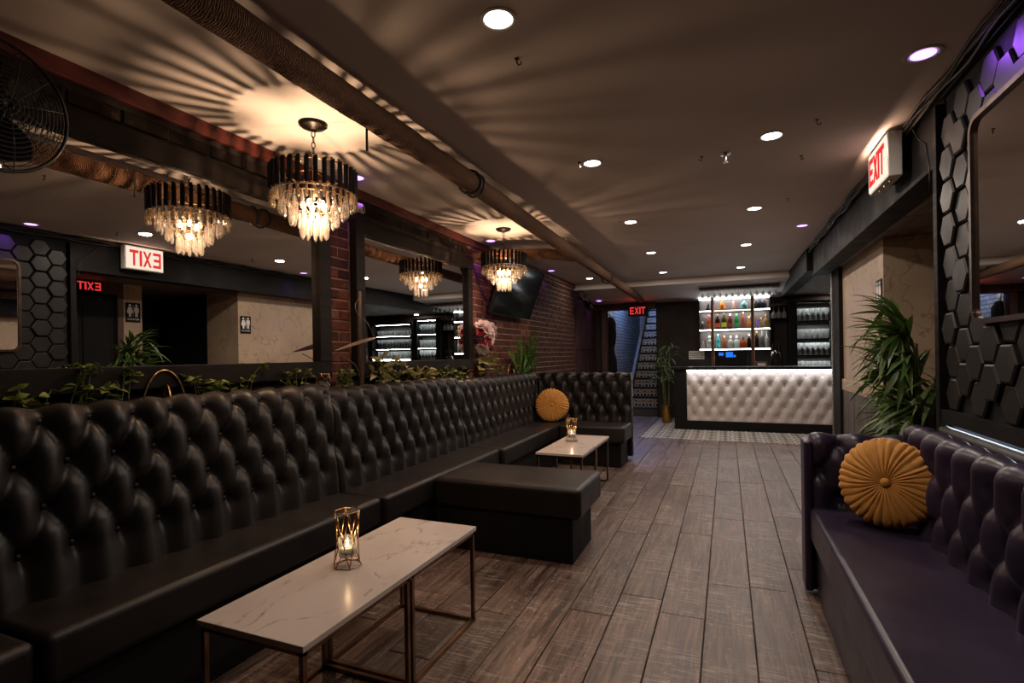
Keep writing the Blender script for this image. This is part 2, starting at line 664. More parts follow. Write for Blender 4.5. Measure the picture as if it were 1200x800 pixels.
G_CRYSTAL = glassy('crystal', (1.0, 0.97, 0.93, 1), 0.0, 0.40, 1.5, .07)
G_AMBERC = glassy('pale amber crystal', (1.0, 0.92, 0.78, 1), 0.02, 0.40, 1.5, .06)
G_CLEAR = glassy('clear glassware', (0.97, 0.99, 0.98, 1), 0.0, 0.45, 1.45, .10)
G_WARE = glassy('bar glassware', (0.97, 0.99, 0.98, 1), 0.0, 0.25, 1.45, .30)
E_BULB = emit('warm bulb', (1.0, 0.66, 0.36, 1), 26.0)
E_WHITE = emit('downlight lens', (1.0, 0.93, 0.82, 1), 22.0)
E_PURPLE = emit('violet lens', (0.56, 0.30, 1.0, 1), 3.2)
E_LED = emit('white led strip', (0.93, 0.97, 1.0, 1), 16.0)
E_LEDC = emit('cool led strip', (0.72, 0.83, 1.0, 1), 28)
E_LEDW = emit('warm led strip', (1.0, 0.80, 0.52, 1), 3.0)
E_SIGN = emit('sign face glow', (1.0, 0.82, 0.66, 1), 1.15)
E_RED = emit('red letter glow', (1.0, 0.03, 0.03, 1), 1.0)
E_REDB = emit('bright red letter glow', (1.0, 0.05, 0.05, 1), 0.9)
E_BLUE = emit('blue screen', (0.03, 0.22, 1.0, 1), 0.9)
E_FLAME = emit('candle flame', (1.0, 0.66, 0.34, 1), 22.0)

# ================================================================== STRUCTURE
XL, XR, YN, YB = -2.50, 0.96, -2.2, 10.6
# ---- floor
floor = struct('floor', B(XL, 3.1, YN, YB + 0.2, -0.08, -0.010), M_GROUT)
tile_x0, tile_y0 = -1.24, 8.02
pw, gap = 0.2105, 0.004
k0 = -13
for k in range(k0, 15):
    xa = -0.112 + pw * (k + 0)
    xb = xa + pw - gap
    if xb < -2.0 or xa > 1.25:
        continue
    y = -0.9 - random.random() * 1.1
    yend = YB + 0.1 if xb < tile_x0 + 0.05 else tile_y0
    while y < yend - 0.02:
        L = random.choice((1.05, 1.22, 1.22, 1.4))
        y1 = min(y + L, yend)
        if y1 > 0.2 or xa > -1.2:
            m = MB().cbox((xb - xa) / 2, (y1 - y - gap) / 2, 0.010, 0.0022)
            inst('plank', m.mesh('plank', M_PLANK), floor, TR((xa + xb) / 2, (y + y1) / 2, -0.010 + random.uniform(-0.0008, 0.0008)))
        y = y1
    if xa < tile_x0 < xb and xb >= tile_x0 + 0.05:
        for ya_, yb_ in ((tile_y0, 9.2), (9.2, YB + .1)):
            m = MB().cbox((tile_x0 - xa - gap) / 2, (yb_ - ya_ - gap) / 2, 0.010, 0.0022)
            inst('plank', m.mesh('plank', M_PLANK), floor, TR((xa + tile_x0 - gap) / 2, (ya_ + yb_) / 2, -0.010))
tl = 0.2
tile_me = MB().cbox(tl / 2 - 0.0015, tl / 2 - 0.0015, 0.010, 0.0015).mesh('tile', M_TILE)
ny = 0
yy = tile_y0 + tl / 2
while yy < 10.55:
    xx = tile_x0 + tl / 2
    while xx < 2.6:
        if yy < 9.15 or xx < -0.75:
            inst('tile', tile_me, floor, TR(xx, yy, -0.010))
        xx += tl
    yy += tl

# ---- ceiling
ceil = struct('ceiling', B(XL - 0.1, 3.1, YN, 9.0, CEIL, CEIL + 0.1), M_CEIL)
# beam across the room and the sloping soffit behind it
struct('trim_1', B(XL, 0.90, 8.99, 9.12, 2.395, CEIL + 0.02), M_CEIL, bevel=0.008)
sof = MB()
sof.add([(XL, 9.10, 2.40), (0.90, 9.10, 2.40), (0.90, YB + 0.1, 2.25), (XL, YB + 0.1, 2.25),
         (XL, 9.10, 2.60), (0.90, 9.10, 2.60), (0.90, YB + 0.1, 2.60), (XL, YB + 0.1, 2.60)],
        [(0, 3, 2, 1), (4, 5, 6, 7), (0, 1, 5, 4), (1, 2, 6, 5), (2, 3, 7, 6), (3, 0, 4, 7)])
struct('trim_2', sof, M_CEIL)
# header along the right side
hd = struct('trim_3', B(XR, 1.12, 3.05, 7.17, 2.165, CEIL + 0.01), M_BLACK, bevel=0.004)
hd2 = struct('trim_4', B(0.90, 1.06, 7.17, YB, 2.225, CEIL + 0.01), M_BLACK, bevel=0.004)
# boarded soffits right of the header
so1 = struct('trim_5', B(1.12, 2.9, 3.05, 7.17, 2.22, 2.30), M_BLACKM)
for i in range(9):
    y0 = 3.07 + i * 0.455
    MB().box(1.0, 2.9, y0, y0 + 0.445, 2.198, 2.222).build('soffit_board', M_SOFFIT, so1, bevel=0.003, seg=1)
so2 = struct('trim_6', B(1.06, 3.0, 7.17, YB, 2.27, 2.35), M_BLACKM)
for i in range(9):
    y0 = 7.19 + i * 0.377
    MB().box(1.06, 3.0, y0, y0 + 0.368, 2.246, 2.272).build('soffit_board', M_SOFFIT, so2, bevel=0.003, seg=1)

# ---- left wall: mortar bed and bricks
wl = struct('wall_left', B(XL - 0.2, XL - 0.005, YN, 9.0, 0, CEIL), M_MORTAR)
bl, bh, mj = 0.205, 0.062, 0.011
brick_me = []
for q in range(4):
    m = MB().cbox(bl / 2, bh / 2, 0.018, 0.005)
    m.v = [(a + random.uniform(-.002, .002), b + random.uniform(-.0018, .0018), c + random.uniform(0, .003) * (c > .01)) for a, b, c in m.v]
    brick_me.append(m)
bm_red = [m.mesh('brick', M_BRICK) for m in brick_me]
bm_dark = [m.mesh('brick', M_BRICKD) for m in brick_me]
nb = 0
stuff_b, stuff_d = MB(), MB()


def brick_field(y0, y1, z0, z1, dark=False, single=True):
    """running bond on the wall plane x = XL"""
    global nb
    row = int(round(z0 / (bh + mj)))
    while True:
        z = row * (bh + mj) + bh / 2
        if z + bh / 2 > z1 + 0.02:
            break
        st = -(bl + mj) / 2 if row % 2 else 0
        y = math.floor((y0 - st) / (bl + mj)) * (bl + mj) + st
        while y < y1:
            a, b = max(y, y0), min(y + bl, y1)
            if b - a > 0.03:
                Mx = Matrix(((0, 0, 1, XL - 0.016 + random.uniform(-.003, .003)), (1, 0, 0, (a + b) / 2), (0, 1, 0, z), (0, 0, 0, 1))) @ Matrix.Diagonal(((b - a) / bl, random.uniform(.95, 1.03), 1, 1))
                q = random.randrange(4)
                if single:
                    inst('brick', (bm_dark if dark else bm_red)[q], wl, Mx)
                    nb += 1
                else:
                    (stuff_d if dark else stuff_b).add(brick_me[q].v, brick_me[q].f, Mx)
            y += bl + mj
        row += 1


brick_field(2.77, 3.02, 1.03, 2.42)
brick_field(4.88, 6.75, 1.0, 2.42)
brick_field(6.75, 9.0, 0.95, 2.42, single=False)
B(XL - .02, XL - .0035, -.6, 4.88, 2.24, 2.43).build('shaded_mortar', M_MORTARD, wl)  # sheet with the shade above the mirrors painted into its colour
B(XL - .02, XL - .0035, -.6, 4.88, .98, 1.16).build('shaded_mortar', M_MORTARD, wl)
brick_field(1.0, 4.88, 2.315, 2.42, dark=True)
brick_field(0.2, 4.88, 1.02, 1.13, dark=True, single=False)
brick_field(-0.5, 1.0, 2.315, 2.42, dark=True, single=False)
o = stuff_b.build('brickwork', M_BRICK, wl)
o['kind'] = 'stuff'
o = stuff_d.build('shaded_brickwork', M_BRICKD, wl)
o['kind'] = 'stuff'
# red painted strip at the top of the left wall
struct('trim_7', B(XL, XL + 0.03, YN, 9.0, 2.425, CEIL), M_REDWOOD, bevel=0.004)
# far left: maroon panelled wall
wfl = struct('wall_far_left', B(XL - 0.2, XL - 0.002, 9.0, YB, 0, 2.5), M_REDWALL)
for y0, y1, z0, z1 in ((9.10, 9.75, 1.35, 2.1), (9.85, 10.5, 1.35, 2.1), (9.10, 9.75, .2, 1.2), (9.85, 10.5, .2, 1.2)):
    B(XL - 0.002, XL + 0.014, y0, y1, z0, z1).build('wall_panel', M_REDWALL, wfl, bevel=0.008)

# ---- back wall with the stair opening (x -2.22 .. -1.25)
XS0, XS1 = -2.26, -1.27
wb = MB()
wb.box(XS1, 3.1, YB, YB + 0.14, 0, 2.5)
wb.box(XL, XS0 - 0.1, YB, YB + 0.14, 0, 2.5)
wb.box(XS0 - 0.1, XS1, YB, YB + 0.14, 2.14, 2.5)
struct('wall_back', wb, M_DARKWALL)
struct('trim_8', B(XS0 - 0.10, XS0, YB - 0.06, YB + 0.16, 0, 2.14), M_BROWN, bevel=0.006)
struct('trim_9', B(XL, XS1 - 0.02, YB - 0.09, YB + 0.0, 2.14, 2.27), M_BROWN, bevel=0.008)

# ---- near end wall behind the camera and the far right wall of the bar
struct('wall_near', B(XL - 0.2, 3.1, YN - 0.1, YN, 0, CEIL), M_DARKWALL)
struct('wall_bar_right', B(3.0, 3.1, 7.0, YB, 0, CEIL), M_DARKWALL)

# ---- right wall with hexagon panels
wr = struct('wall_right', B(XR + 0.004, 1.2, YN, 3.04, 0, CEIL), M_BLACKM)
hexh = 0.150
hs = hexh / math.sqrt(3)
hpoly = [((hs - .005) * math.cos(PI / 3 * i), (hs - .005) * math.sin(PI / 3 * i)) for i in range(6)]
hin = [(x * 0.90, y * 0.90) for x, y in hpoly]


def hex_mesh():
    m = MB()
    vs = [(x, y, -.015) for x, y in hpoly] + [(x, y, .013) for x, y in hpoly] + [(x, y, .019) for x, y in hin]
    fs = [tuple(range(12, 18))]
    for k in (0, 6):
        for i in range(6):
            j = (i + 1) % 6
            fs.append((k + i, k + j, k + 6 + j, k + 6 + i))
    return m.add(vs, fs)


hm = hex_mesh().mesh('hexagon_tile', M_HEX)
col = 0
y = 3.04 - hs
while y > 0.9:
    z = 0.985 + hexh / 2 + (hexh / 2 if col % 2 else 0)
    while z + hexh / 2 < 2.44:
        Mx = Matrix(((0, 0, -1, XR + 0.004 - random.choice((0, 0, .006, .014))), (1, 0, 0, y), (0, -1, 0, z), (0, 0, 0, 1)))
        Mx = Mx @ Matrix.Rotation(random.uniform(-.02, .02), 4, 'X')
        inst('hexagon_tile', hm, wr, Mx)
        z += hexh
    y -= 1.5 * hs
    col += 1
# top cove, lower band and the ledge behind the sofa
struct('trim_10', B(XR - 0.02, XR + 0.01, YN, 3.05, 2.44, CEIL), M_BLACK, bevel=0.004)
struct('trim_11', MB().box(XR - 0.030, XR - 0.024, YN, 3.05, 0.925, 0.985).box(XR - 0.024, XR + 0.01, YN, 3.05, 0.936, 0.985), M_BLACK)
# end post of the hexagon wall
struct('trim_12', B(0.925, 1.02, 3.05, 3.10, 0, 2.42), M_FRAME, bevel=0.003)

# ---- alcove, wallpapered walls
ap = MB()
ap.box(1.2, 1.3, 5.15, 6.78, 0.94, 2.2)            # long wallpapered wall
ap.box(1.3, 1.8, 5.15, 5.25, 0.90, 2.2)            # face towards the room
ap.box(1.8, 1.9, 4.05, 4.27, 0.0, 2.2)             # narrow strip
struct('wall_alcove', ap, M_PAPER)
lp = MB()
lp.box(1.195, 1.3, 5.155, 6.78, 0, 0.83)
lp.box(1.3, 1.8, 5.155, 5.25, 0, 0.90)
low = struct('wall_alcove_lower', B(1.2, 1.3, 5.16, 6.78, 0, 0.83), M_PANEL)
for i in range(6):
    B(1.188, 1.2, 5.165 + i * 0.27, 5.165 + i * 0.27 + 0.262, 0, 0.83).build('wall_board', M_PANEL, low, bevel=0.002, seg=1)
struct('trim_13', B(1.24, 1.8, 5.146, 5.24, 0, 0.90), M_BLACKM)
struct('trim_14', B(1.180, 1.30, 5.14, 6.78, 0.83, 0.95), M_PAPER, bevel=0.004)
struct('wall_alcove_right', B(2.9, 3.0, 2.9, 6.9, 0, 2.3), M_BLACKM)
dk = MB()
dk.box(1.25, 2.9, 3.04, 3.14, 0, 2.2)
dk.box(1.8, 2.9, 5.2, 5.3, 0, 2.2)
dk.box(1.3, 3.0, 6.78, 6.9, 0, 2.3)
struct('wall_alcove_inner', dk, M_BLACKM)
fl2 = MB()
dr = struct('door_1', B(1.83, 1.87, 3.56, 3.98, 0, 2.04), M_BLACK, bevel=0.004)
for z0, z1 in ((0.2, 0.95), (1.08, 1.9)):
    B(1.818, 1.832, 3.63, 3.91, z0, z1).build('door_panel', M_BLACK, dr, bevel=0.006)
df = MB()
df.box(1.79, 1.90, 3.98, 4.05, 0, 2.2)
df.box(1.79, 1.90, 3.14, 3.56, 0, 2.2)
df.box(1.79, 1.90, 3.56, 3.98, 2.06, 2.2)
struct('trim_15', df, M_BROWN, bevel=0.004)
# post at the end of the wallpapered wall
struct('trim_16', B(1.16, 1.30, 6.78, 7.12, 0, 2.27), M_BLACKM, bevel=0.003)
struct('trim_17', B(1.145, 1.175, 7.12, 7.17, 0, 2.27), M_TRIMW, bevel=0.003)

# ---- staircase beyond the opening
struct('wall_stair_left', B(-2.45, -2.34, YB + 0.14, 15.5, 0, 4.2), M_WBRICK)
struct('wall_stair_right', B(XS1 - 0.03, XS1 + 0.07, YB + 0.14, 15.5, 0, 4.2), M_BLACKM)
struct('wall_stair_end', B(-2.45, -1.2, 15.5, 15.6, 0, 4.2), M_WBRICK)
struct('ceiling_stair', B(-2.45, -1.2, YB + 0.14, 15.6, 4.2, 4.3), M_PLASTER)
struct('floor_stair', B(-2.45, XS1, YB + 0.1, 15.6, -0.08, -0.002), M_CONC)
st = thing('staircase', 'steep staircase with black and white patterned risers behind the rear opening', 'stairs', (-1.55, 10.78, 0))
RH, GO, NS = 0.183, 0.255, 15
riser_me = MB().box(-0.325, 0.235, -0.008, 0.008, -RH / 2, RH / 2).mesh('riser', M_RISER)
for i in range(NS):
    y = 10.78 + i * GO
    z = i * RH
    if i == 0:
        B(-1.875, -1.305, y - 0.008, y + 0.008, z, z + RH).build('riser', M_CONC, st, label='plain grey lowest riser')
    else:
        inst('riser', riser_me, st, TR(0.005, y - 10.78, z + RH / 2))
    B(-1.875, -1.305, y - 0.03, y + GO, z + RH - 0.03, z + RH).build('tread', M_BLACKM if i else M_CONC, st, bevel=0.006, seg=1)
strp = MB()
sl = RH / GO
for (za, zb, xa, xb, nm, mt) in ((-0.12, 0.27, -1.94, -1.876, 'stringer', M_BROWN),):
    m = MB()
    y0, y1 = 10.78, 10.78 + NS * GO
    c = [(y0, za), (y1, za + sl * (y1 - y0)), (y1, zb + sl * (y1 - y0)), (y0, zb)]
    m.add([(xa, a, b) for a, b in c] + [(xb, a, b) for a, b in c], [(0, 1, 2, 3), (7, 6, 5, 4), (0, 4, 5, 1), (1, 5, 6, 2), (2, 6, 7, 3), (3, 7, 4, 0)])
    m.build(nm, mt, st)
add_light('stair_blue_light', 'POINT', (-2.12, 12.4, 2.9), 70, (0.22, 0.42, 1.0), None, 0.1)
add_light('stair_riser_fill', 'POINT', (-1.55, 10.95, 3.1), 45, (0.9, 0.88, 1.0), None, 0.1)  # unseen fill added above the opening to brighten the stair risers

# ================================================================== WALL MIRRORS
def wall_mirror(label, y0, y1, z0, z1, fr):
    x = -2.47
    r = thing('wall_mirror', label, 'mirror', (XL, (y0 + y1) / 2, z0 - fr))
    B(XL + 0.012, x, y0 - 0.01, y1 + 0.01, z0 - 0.01, z1 + 0.01).build('glass', M_MIRROR, r)
    xf = -2.435
    for a in ((y0 - fr, y1 + fr, z0 - fr, z0), (y0 - fr, y1 + fr, z1, z1 + fr), (y0 - fr, y0, z0, z1), (y1, y1 + fr, z0, z1)):
        B(XL + 0.005, xf, *a).build('frame_rail', M_FRAME, r, bevel=0.004)
    return r


wall_mirror('long black framed wall mirror above the banquette nearest the camera', 0.55, 2.66, 1.245, 2.195, 0.105)
wall_mirror('smaller black framed wall mirror beyond the brick pier', 3.125, 4.77, 1.235, 2.165, 0.10)

# right wall: rounded mirror on the hexagons
r = thing('rounded_mirror', 'rounded rectangular mirror with thin bronze frame on the hexagon panel wall', 'mirror', (XR, 2.1, 1.37))
ya, yb, za, zb, rad = 1.45, 2.655, 1.372, 2.182, 0.06
pts = []
for (cyy, czz, a0) in ((yb - rad, zb - rad, 0), (ya + rad, zb - rad, 90), (ya + rad, za + rad, 180), (yb - rad, za + rad, 270)):
    for k in range(7):
        a = math.radians(a0 + 15 * k)
        pts.append((cyy + rad * math.cos(a), czz + rad * math.sin(a)))
m = MB()
n = len(pts)
m.prism(pts, 0, 0.012, Matrix(((0, 0, 1, 0.925), (1, 0, 0, 0), (0, 1, 0, 0), (0, 0, 0, 1))))
m.build('glass', M_MIRROR, r)
m = MB()
ctr = V(((ya + yb) / 2, (za + zb) / 2))
outs = []
for (y, z) in pts:
    d = V((y, z))
    # inset direction towards the arc centre
    cyy = min(max(y, ya + rad), yb - rad)
    czz = min(max(z, za + rad), zb - rad)
    nn = (d - V((cyy, czz))).normalized()
    outs.append((d - nn * 0.012, d + nn * 0.008))
vs, fs = [], []
for a, b in outs:
    for x in (0.912, 0.958):
        vs += [(x, a.x, a.y), (x, b.x, b.y)]
for i in range(n):
    j = (i + 1) % n
    a, b = i * 4, j * 4
    fs += [(a, a + 1, b + 1, b), (a + 1, a + 3, b + 3, b + 1), (a + 2, b + 2, b + 3, a + 3), (a, b, b + 2, a + 2)]
m.add(vs, fs)
m.build('frame', pm('dark bronze frame', srgb(92, 76, 66), srgb(66, 54, 48), 8, .38, 1.0), r, smooth=40)


# ================================================================== UPHOLSTERY
def tufted(O, U, N, length, z0, ztop, R, lean, wd, t0, dz, rows, s0, puff, res, flat_top=False, dip=0.046, pw=.85, r0=0.034, crease=.009, cmin=.25, cdec=.38):
    """buttoned panel; returns (MB, list of button matrices)"""
    O, U, N = V(O), V(U).normalized(), V(N).normalized()
    Z = V((0, 0, 1))
    path = []
    H = ztop - z0
    hf = H if flat_top else H - R
    nf = max(8, int(hf / res))
    for i in range(nf + 1):
        f = i / nf
        path.append((hf * f, -lean * f, z0 + hf * f, 1.0, 0.0, 1.0))
    if not flat_top:
        for i in range(1, 13):
            a = PI * i / 12
            path.append((hf + R * a, -lean - R + R * math.cos(a), ztop - R + R * math.sin(a), math.cos(a), math.sin(a), max(0, 1 - i / 8)))
        path.append((hf + R * PI + .2, -lean - 2 * R, z0, -1, 0, 0))
    tn = t0 + dz * (rows - 1)

    def height(s, t):
        tc = min(max(t, t0), tn)
        q = (tc - t0) / (2 * dz)
        p = (s - s0) / wd
        g = (abs(math.sin(PI * (p + q))) * abs(math.sin(PI * (p - q)))) ** pw
        k = min(max(round((t - t0) / dz), 0), rows - 1)
        off = 0.5 * (k % 2)
        ds = (p - off - round(p - off)) * wd
        rr = math.hypot(ds, t - t0 - k * dz)
        cr = min(abs(p + q - round(p + q)), abs(p - q - round(p - q))) * wd
        fold = math.exp(-(cr / .008) ** 1.5) * (cmin + math.exp(-rr / (wd * cdec)))
        return puff * g - dip * math.exp(-(rr / r0) ** 1.2) - crease * fold

    ns = int(length / res)
    P = []
    for i in range(ns + 1):
        s = length * i / ns
        e = min(s, length - s)
        edge = 1 - 0.75 * math.exp(-(e / 0.012) ** 1.0) if e < 0.06 else 1
        row = []
        for (t, pn, pz, nn, nz, fd) in path:
            h = height(s, t) * (.22 + .78 * fd if fd > 0 else 0) * edge
            if t < 0.03:
                h *= 0.5 + t / 0.06
            row.append(O + U * s + N * (pn + h * nn) + Z * (pz + h * nz - O.z))
        P.append([tuple(p) for p in row])
    m = MB().grid(P)
    # close the two ends
    a, b = len(P), len(P[0])
    for i in (0, a - 1):
        m.f.append(tuple(i * b + j for j in range(b)) if i else tuple(i * b + j for j in range(b))[::-1])
    if flat_top:
        pass
    btn = []
    for k in range(rows):
        t = t0 + k * dz
        f = t / hf
        off = 0.5 * (k % 2) * wd
        i = math.ceil((0.03 - s0 - off) / wd)
        while True:
            s = s0 + off + i * wd
            if s > length - 0.03:
                break
            p = O + U * s + N * (-lean * f - dip * 0.80) + Z * (z0 + t - O.z)
            btn.append(frame(p, U, Z, U.cross(Z)))
            i += 1
    return m, btn


def button_mesh(mt, r=0.013):
    return MB().lathe([(0.0, .006), (r * .6, .0045), (r, 0), (r * .9, -.006)][::-1], 10).mesh('button', mt, None, True)


BTN_B = button_mesh(M_LEATHER)
BTN_N = button_mesh(M_NAVY)
BTN_W = button_mesh(M_WHITEV, 0.017)


def put_buttons(btn, me, parent, N):
    N = V(N)
    for Mx in btn:
        p = Mx.translation
        z = N.normalized()
        x = V((0, 0, 1)).cross(z).normalized()
        inst('button', me, parent, frame(p - origin(parent), x, z.cross(x), z))


def bench_section(label, y0, y1, ztop, front, seat_z, group=None, res=0.0105):
    r = thing('banquette_section', label, 'bench', (-2.05, (y0 + y1) / 2, 0), 'black tufted banquette sections along the brick wall')
    L = y1 - y0
    m, btn = tufted((-2.175, y0 + .003, 0.40), (0, 1, 0), (1, 0, 0), L - .006, 0.40, ztop, 0.072, 0.045, 0.157,
                    ztop - 0.40 - 0.045 - 0.45, 0.15, 4, 0.10, 0.030, res)
    bk = m.build('backrest', M_LEATHER, r, smooth=True)
    put_buttons(btn, BTN_B, r, (1, 0, 0))
    B(-2.24, front, y0 + .002, y1 - .002, 0.30, seat_z).build('seat_cushion', M_LEATHER, r, smooth=30, bevel=0.026, seg=4)
    B(-2.36, front - 0.035, y0 + .004, y1 - .004, 0.0, 0.31).build('base', M_BLACK, r)
    return r


bench_section('nearest black tufted banquette section at the left edge, seat end set lower', -0.70, 0.885, 1.12, -1.885, 0.452)
bench_section('black tufted banquette section behind the front marble table', 0.89, 2.51, 1.105, -1.86, 0.46)
bench_section('black tufted banquette section behind the ottoman', 2.515, 4.15, 1.075, -1.835, 0.46)
bench_section('black tufted banquette section beside the rear marble table', 4.155, 6.20, 1.045, -1.80, 0.46)
# the return across the end
r = thing('banquette_return', 'black tufted bench turning across the end of the banquette, behind the rear table', 'bench', (-1.5, 6.1, 0))
m, btn = tufted((-2.215, 6.215, 0.40), (1, 0, 0), (0, -1, 0), 1.16, 0.40, 1.035, 0.06, 0.03, 0.157, 0.14, 0.15, 4, 0.09, 0.028, 0.012)
m.build('backrest', M_LEATHER, r, smooth=True)
put_buttons(btn, BTN_B, r, (0, -1, 0))
B(-2.36, -1.055, 6.25, 6.36, 0.05, 0.97).build('back_panel', M_BLACK, r, bevel=0.006)
B(-1.80, -1.05, 5.74, 6.235, 0.275, 0.46).build('seat_cushion', M_LEATHER, r, smooth=30, bevel=0.026, seg=4)
B(-1.80, -1.10, 5.80, 6.22, 0.0, 0.28).build('base', M_BLACK, r)

# ottoman
r = thing('ottoman', 'long black leather ottoman pushed end-on against the banquette', 'ottoman', (-1.32, 3.3, 0))
B(-1.825, -0.82, 3.022, 3.585, 0.272, 0.46).build('seat_cushion', M_LEATHER, r, smooth=30, bevel=0.03, seg=4)
B(-1.825, -0.875, 3.04, 3.50, 0.0, 0.273).build('base', M_BLACK, r, bevel=0.004)

# planter ledge behind the banquette
led = thing('planter_ledge', 'black planter ledge running along the wall behind the banquette', 'ledge', (-2.43, 2.8, 0))
B(-2.485, -2.375, -0.6, 6.3, 0.0, 0.99).build('trough', M_BLACKM, led)
B(-2.483, -2.38, -0.59, 6.29, 0.99, 1.01).build('soil', M_SOIL, led)

# right sofa
r = thing('leather_sofa', 'dark purple navy tufted leather sofa against the right wall', 'sofa', (0.65, 2.0, 0))
m, btn = tufted((0.785, 3.10, 0.40), (0, -1, 0), (-1, 0, 0), 2.75, 0.40, 0.895, 0.048, 0.02, 0.17, 0.10, 0.145, 3, 0.07, 0.034, 0.010)
m.build('backrest', M_NAVY, r, smooth=True)
put_buttons(btn, BTN_N, r, (-1, 0, 0))
m, btn = tufted((0.40, 3.10, 0.40), (1, 0, 0), (0, -1, 0), 0.50, 0.40, 0.83, 0.060, 0.0, 0.17, 0.10, 0.145, 3, 0.12, 0.026, 0.010)
m.build('arm', M_NAVY, r, smooth=True)
put_buttons(btn, BTN_N, r, (0, -1, 0))
B(0.362, 0.40, 3.085, 3.225, 0.02, 0.80).build('arm_front_panel', M_NAVY, r, smooth=30, bevel=0.014, seg=3)
B(0.40, 0.93, 3.13, 3.215, 0.02, 0.74).build('arm_core', M_NAVY, r)
B(0.385, 0.80, 0.36, 3.10, 0.285, 0.46).build('seat_cushion', M_NAVY, r, smooth=30, bevel=0.026, seg=4)
B(0.415, 0.90, 0.38, 3.09, 0.0, 0.29).build('base', M_NAVY, r, bevel=0.004)

# ledge with light strip behind the sofa
r = thing('lit_ledge', 'narrow black ledge glowing under a cool light strip behind the purple sofa', 'ledge', (0.94, 1.6, 0))
B(0.935, 0.962, -0.5, 3.04, 0.0, 0.86).build('back_panel', M_BLACK, r)
MB().tube([(.926, 2.98, .884), (.926, 1.2, .884), (.926, -.5, .884)], .029, 16).build('bolster', M_LEATHER, r, smooth=40)
MB().ring(.027, .004, 20, 6, TR(.926, 2.982, .884) @ RX(PI / 2)).build('piping', M_STEEL, r, smooth=True)
B(0.938, 0.950, -0.4, 3.00, 0.928, 0.934).build('light_strip', E_LEDC, r)


# ================================================================== CUSHIONS
def pillow(label, c, nrm, R, T):
    r = thing('round_cushion', label, 'cushion', c, 'mustard pleated round cushions')
    nrm = V(nrm).normalized()
    x = nrm.orthogonal().normalized()
    Mx = frame((0, 0, 0), x, nrm.cross(x), nrm)
    NA, NR = 396, 20
    for sgn, nm in ((1, 'pleated_front'), (-1, 'pleated_back')):
        P = []
        for i in range(NA + 1):
            a = 2 * PI * i / NA
            row = []
            for k in range(NR + 1):
                f = k / NR
                rr = R * math.sin(f * PI / 2) ** 0.9
                h = T * (math.cos(f * PI / 2) ** 0.55)
                tw = a * 33 + f * 2.6 + 2.4 * noise.noise(V((math.cos(a) * 3, math.sin(a) * 3, f * 2)))
                amp = 0.014 * min(1, f * 5.0) * (1 + .5 * noise.noise(V((math.cos(a) * 8, math.sin(a) * 8, f * 3 + 5))))
                fold = (abs(math.sin(tw / 2)) ** .55 - 0.7) * amp * (0.6 + 0.8 * noise.noise(V((i * .13, k * .2, 3))))
                dimple = -0.020 * math.exp(-(rr / 0.03) ** 2)
                wob = 1 + 0.02 * math.sin(3 * a + 1)
                h2 = h + fold * (1 - f * .3) + dimple
                r2 = rr * wob + fold * f * 1.4
                row.append(tuple(Mx @ V((r2 * math.cos(a), r2 * math.sin(a), sgn * h2))))
            P.append(row if sgn > 0 else row[::-1])
        m = MB().grid(P)
        m.v = [tuple(V(p) + V(c)) for p in m.v]
        m.build(nm, M_MUST, r, smooth=True)
    m = MB().ball(0.020, 12, 8, Mx @ TR(0, 0, T - 0.006), 0.6)
    m.v = [tuple(V(p) + V(c)) for p in m.v]
    m.build('button', M_MUST, r, smooth=True)
    return r


pillow('mustard pleated round cushion leaning in the corner of the purple sofa', (0.672, 2.84, 0.664), (-0.45, -1.0, 0.22), 0.196, 0.085)
pillow('mustard pleated round cushion in the far corner of the black banquette', (-1.965, 6.02, 0.655), (0.28, -1.0, 0.22), 0.20, 0.075)


# ================================================================== TABLES, LANTERNS
def table(label, x0, x1, y0, y1, h):
    r = thing('coffee_table', label, 'table', ((x0 + x1) / 2, (y0 + y1) / 2, 0), 'marble topped tables in front of the banquette')
    B(x0, x1, y0, y1, h - 0.02, h).build('marble_top', M_MARBLE, r, bevel=0.002)
    q = 0.016
    i = 0.008
    xa, xb, yA, yB = x0 + i, x1 - i, y0 + i, y1 - i
    zt = h - 0.0205
    ym = (yA + yB) / 2
    for yy in (yA, ym - q / 2 - .012, ym + .012, yB - q):
        for xx in (xa, xb - q):
            if yy in (yA, yB - q) or True:
                B(xx, xx + q, yy, yy + q, 0, zt).build('leg', M_BRONZE, r)
    top = MB()
    top.box(xa, xb, yA, yA + q, zt - q, zt).box(xa, xb, yB - q, yB, zt - q, zt)
    top.box(xa, xa + q, yA, yB, zt - q, zt).box(xb - q, xb, yA, yB, zt - q, zt)
    top.build('top_frame', M_BRONZE, r)
    for (a, b) in ((ym + .012, yB), (yA, ym - .012 + q / 2)):
        f = MB()
        f.box(xa, xa + q, a, b, 0, q).box(xb - q, xb, a, b, 0, q)
        f.box(xa, xb, a if a > ym else a, (a if a > ym else a) + q, 0, q).box(xa, xb, b - q, b, 0, q)
        f.build('floor_frame', M_BRONZE, r)
    return r


table('white marble table with bronze frame in the foreground', -1.56, -1.125, 1.14, 2.25, 0.45)
table('white marble table with bronze frame beyond the ottoman', -1.50, -1.095, 4.13, 5.16, 0.45)


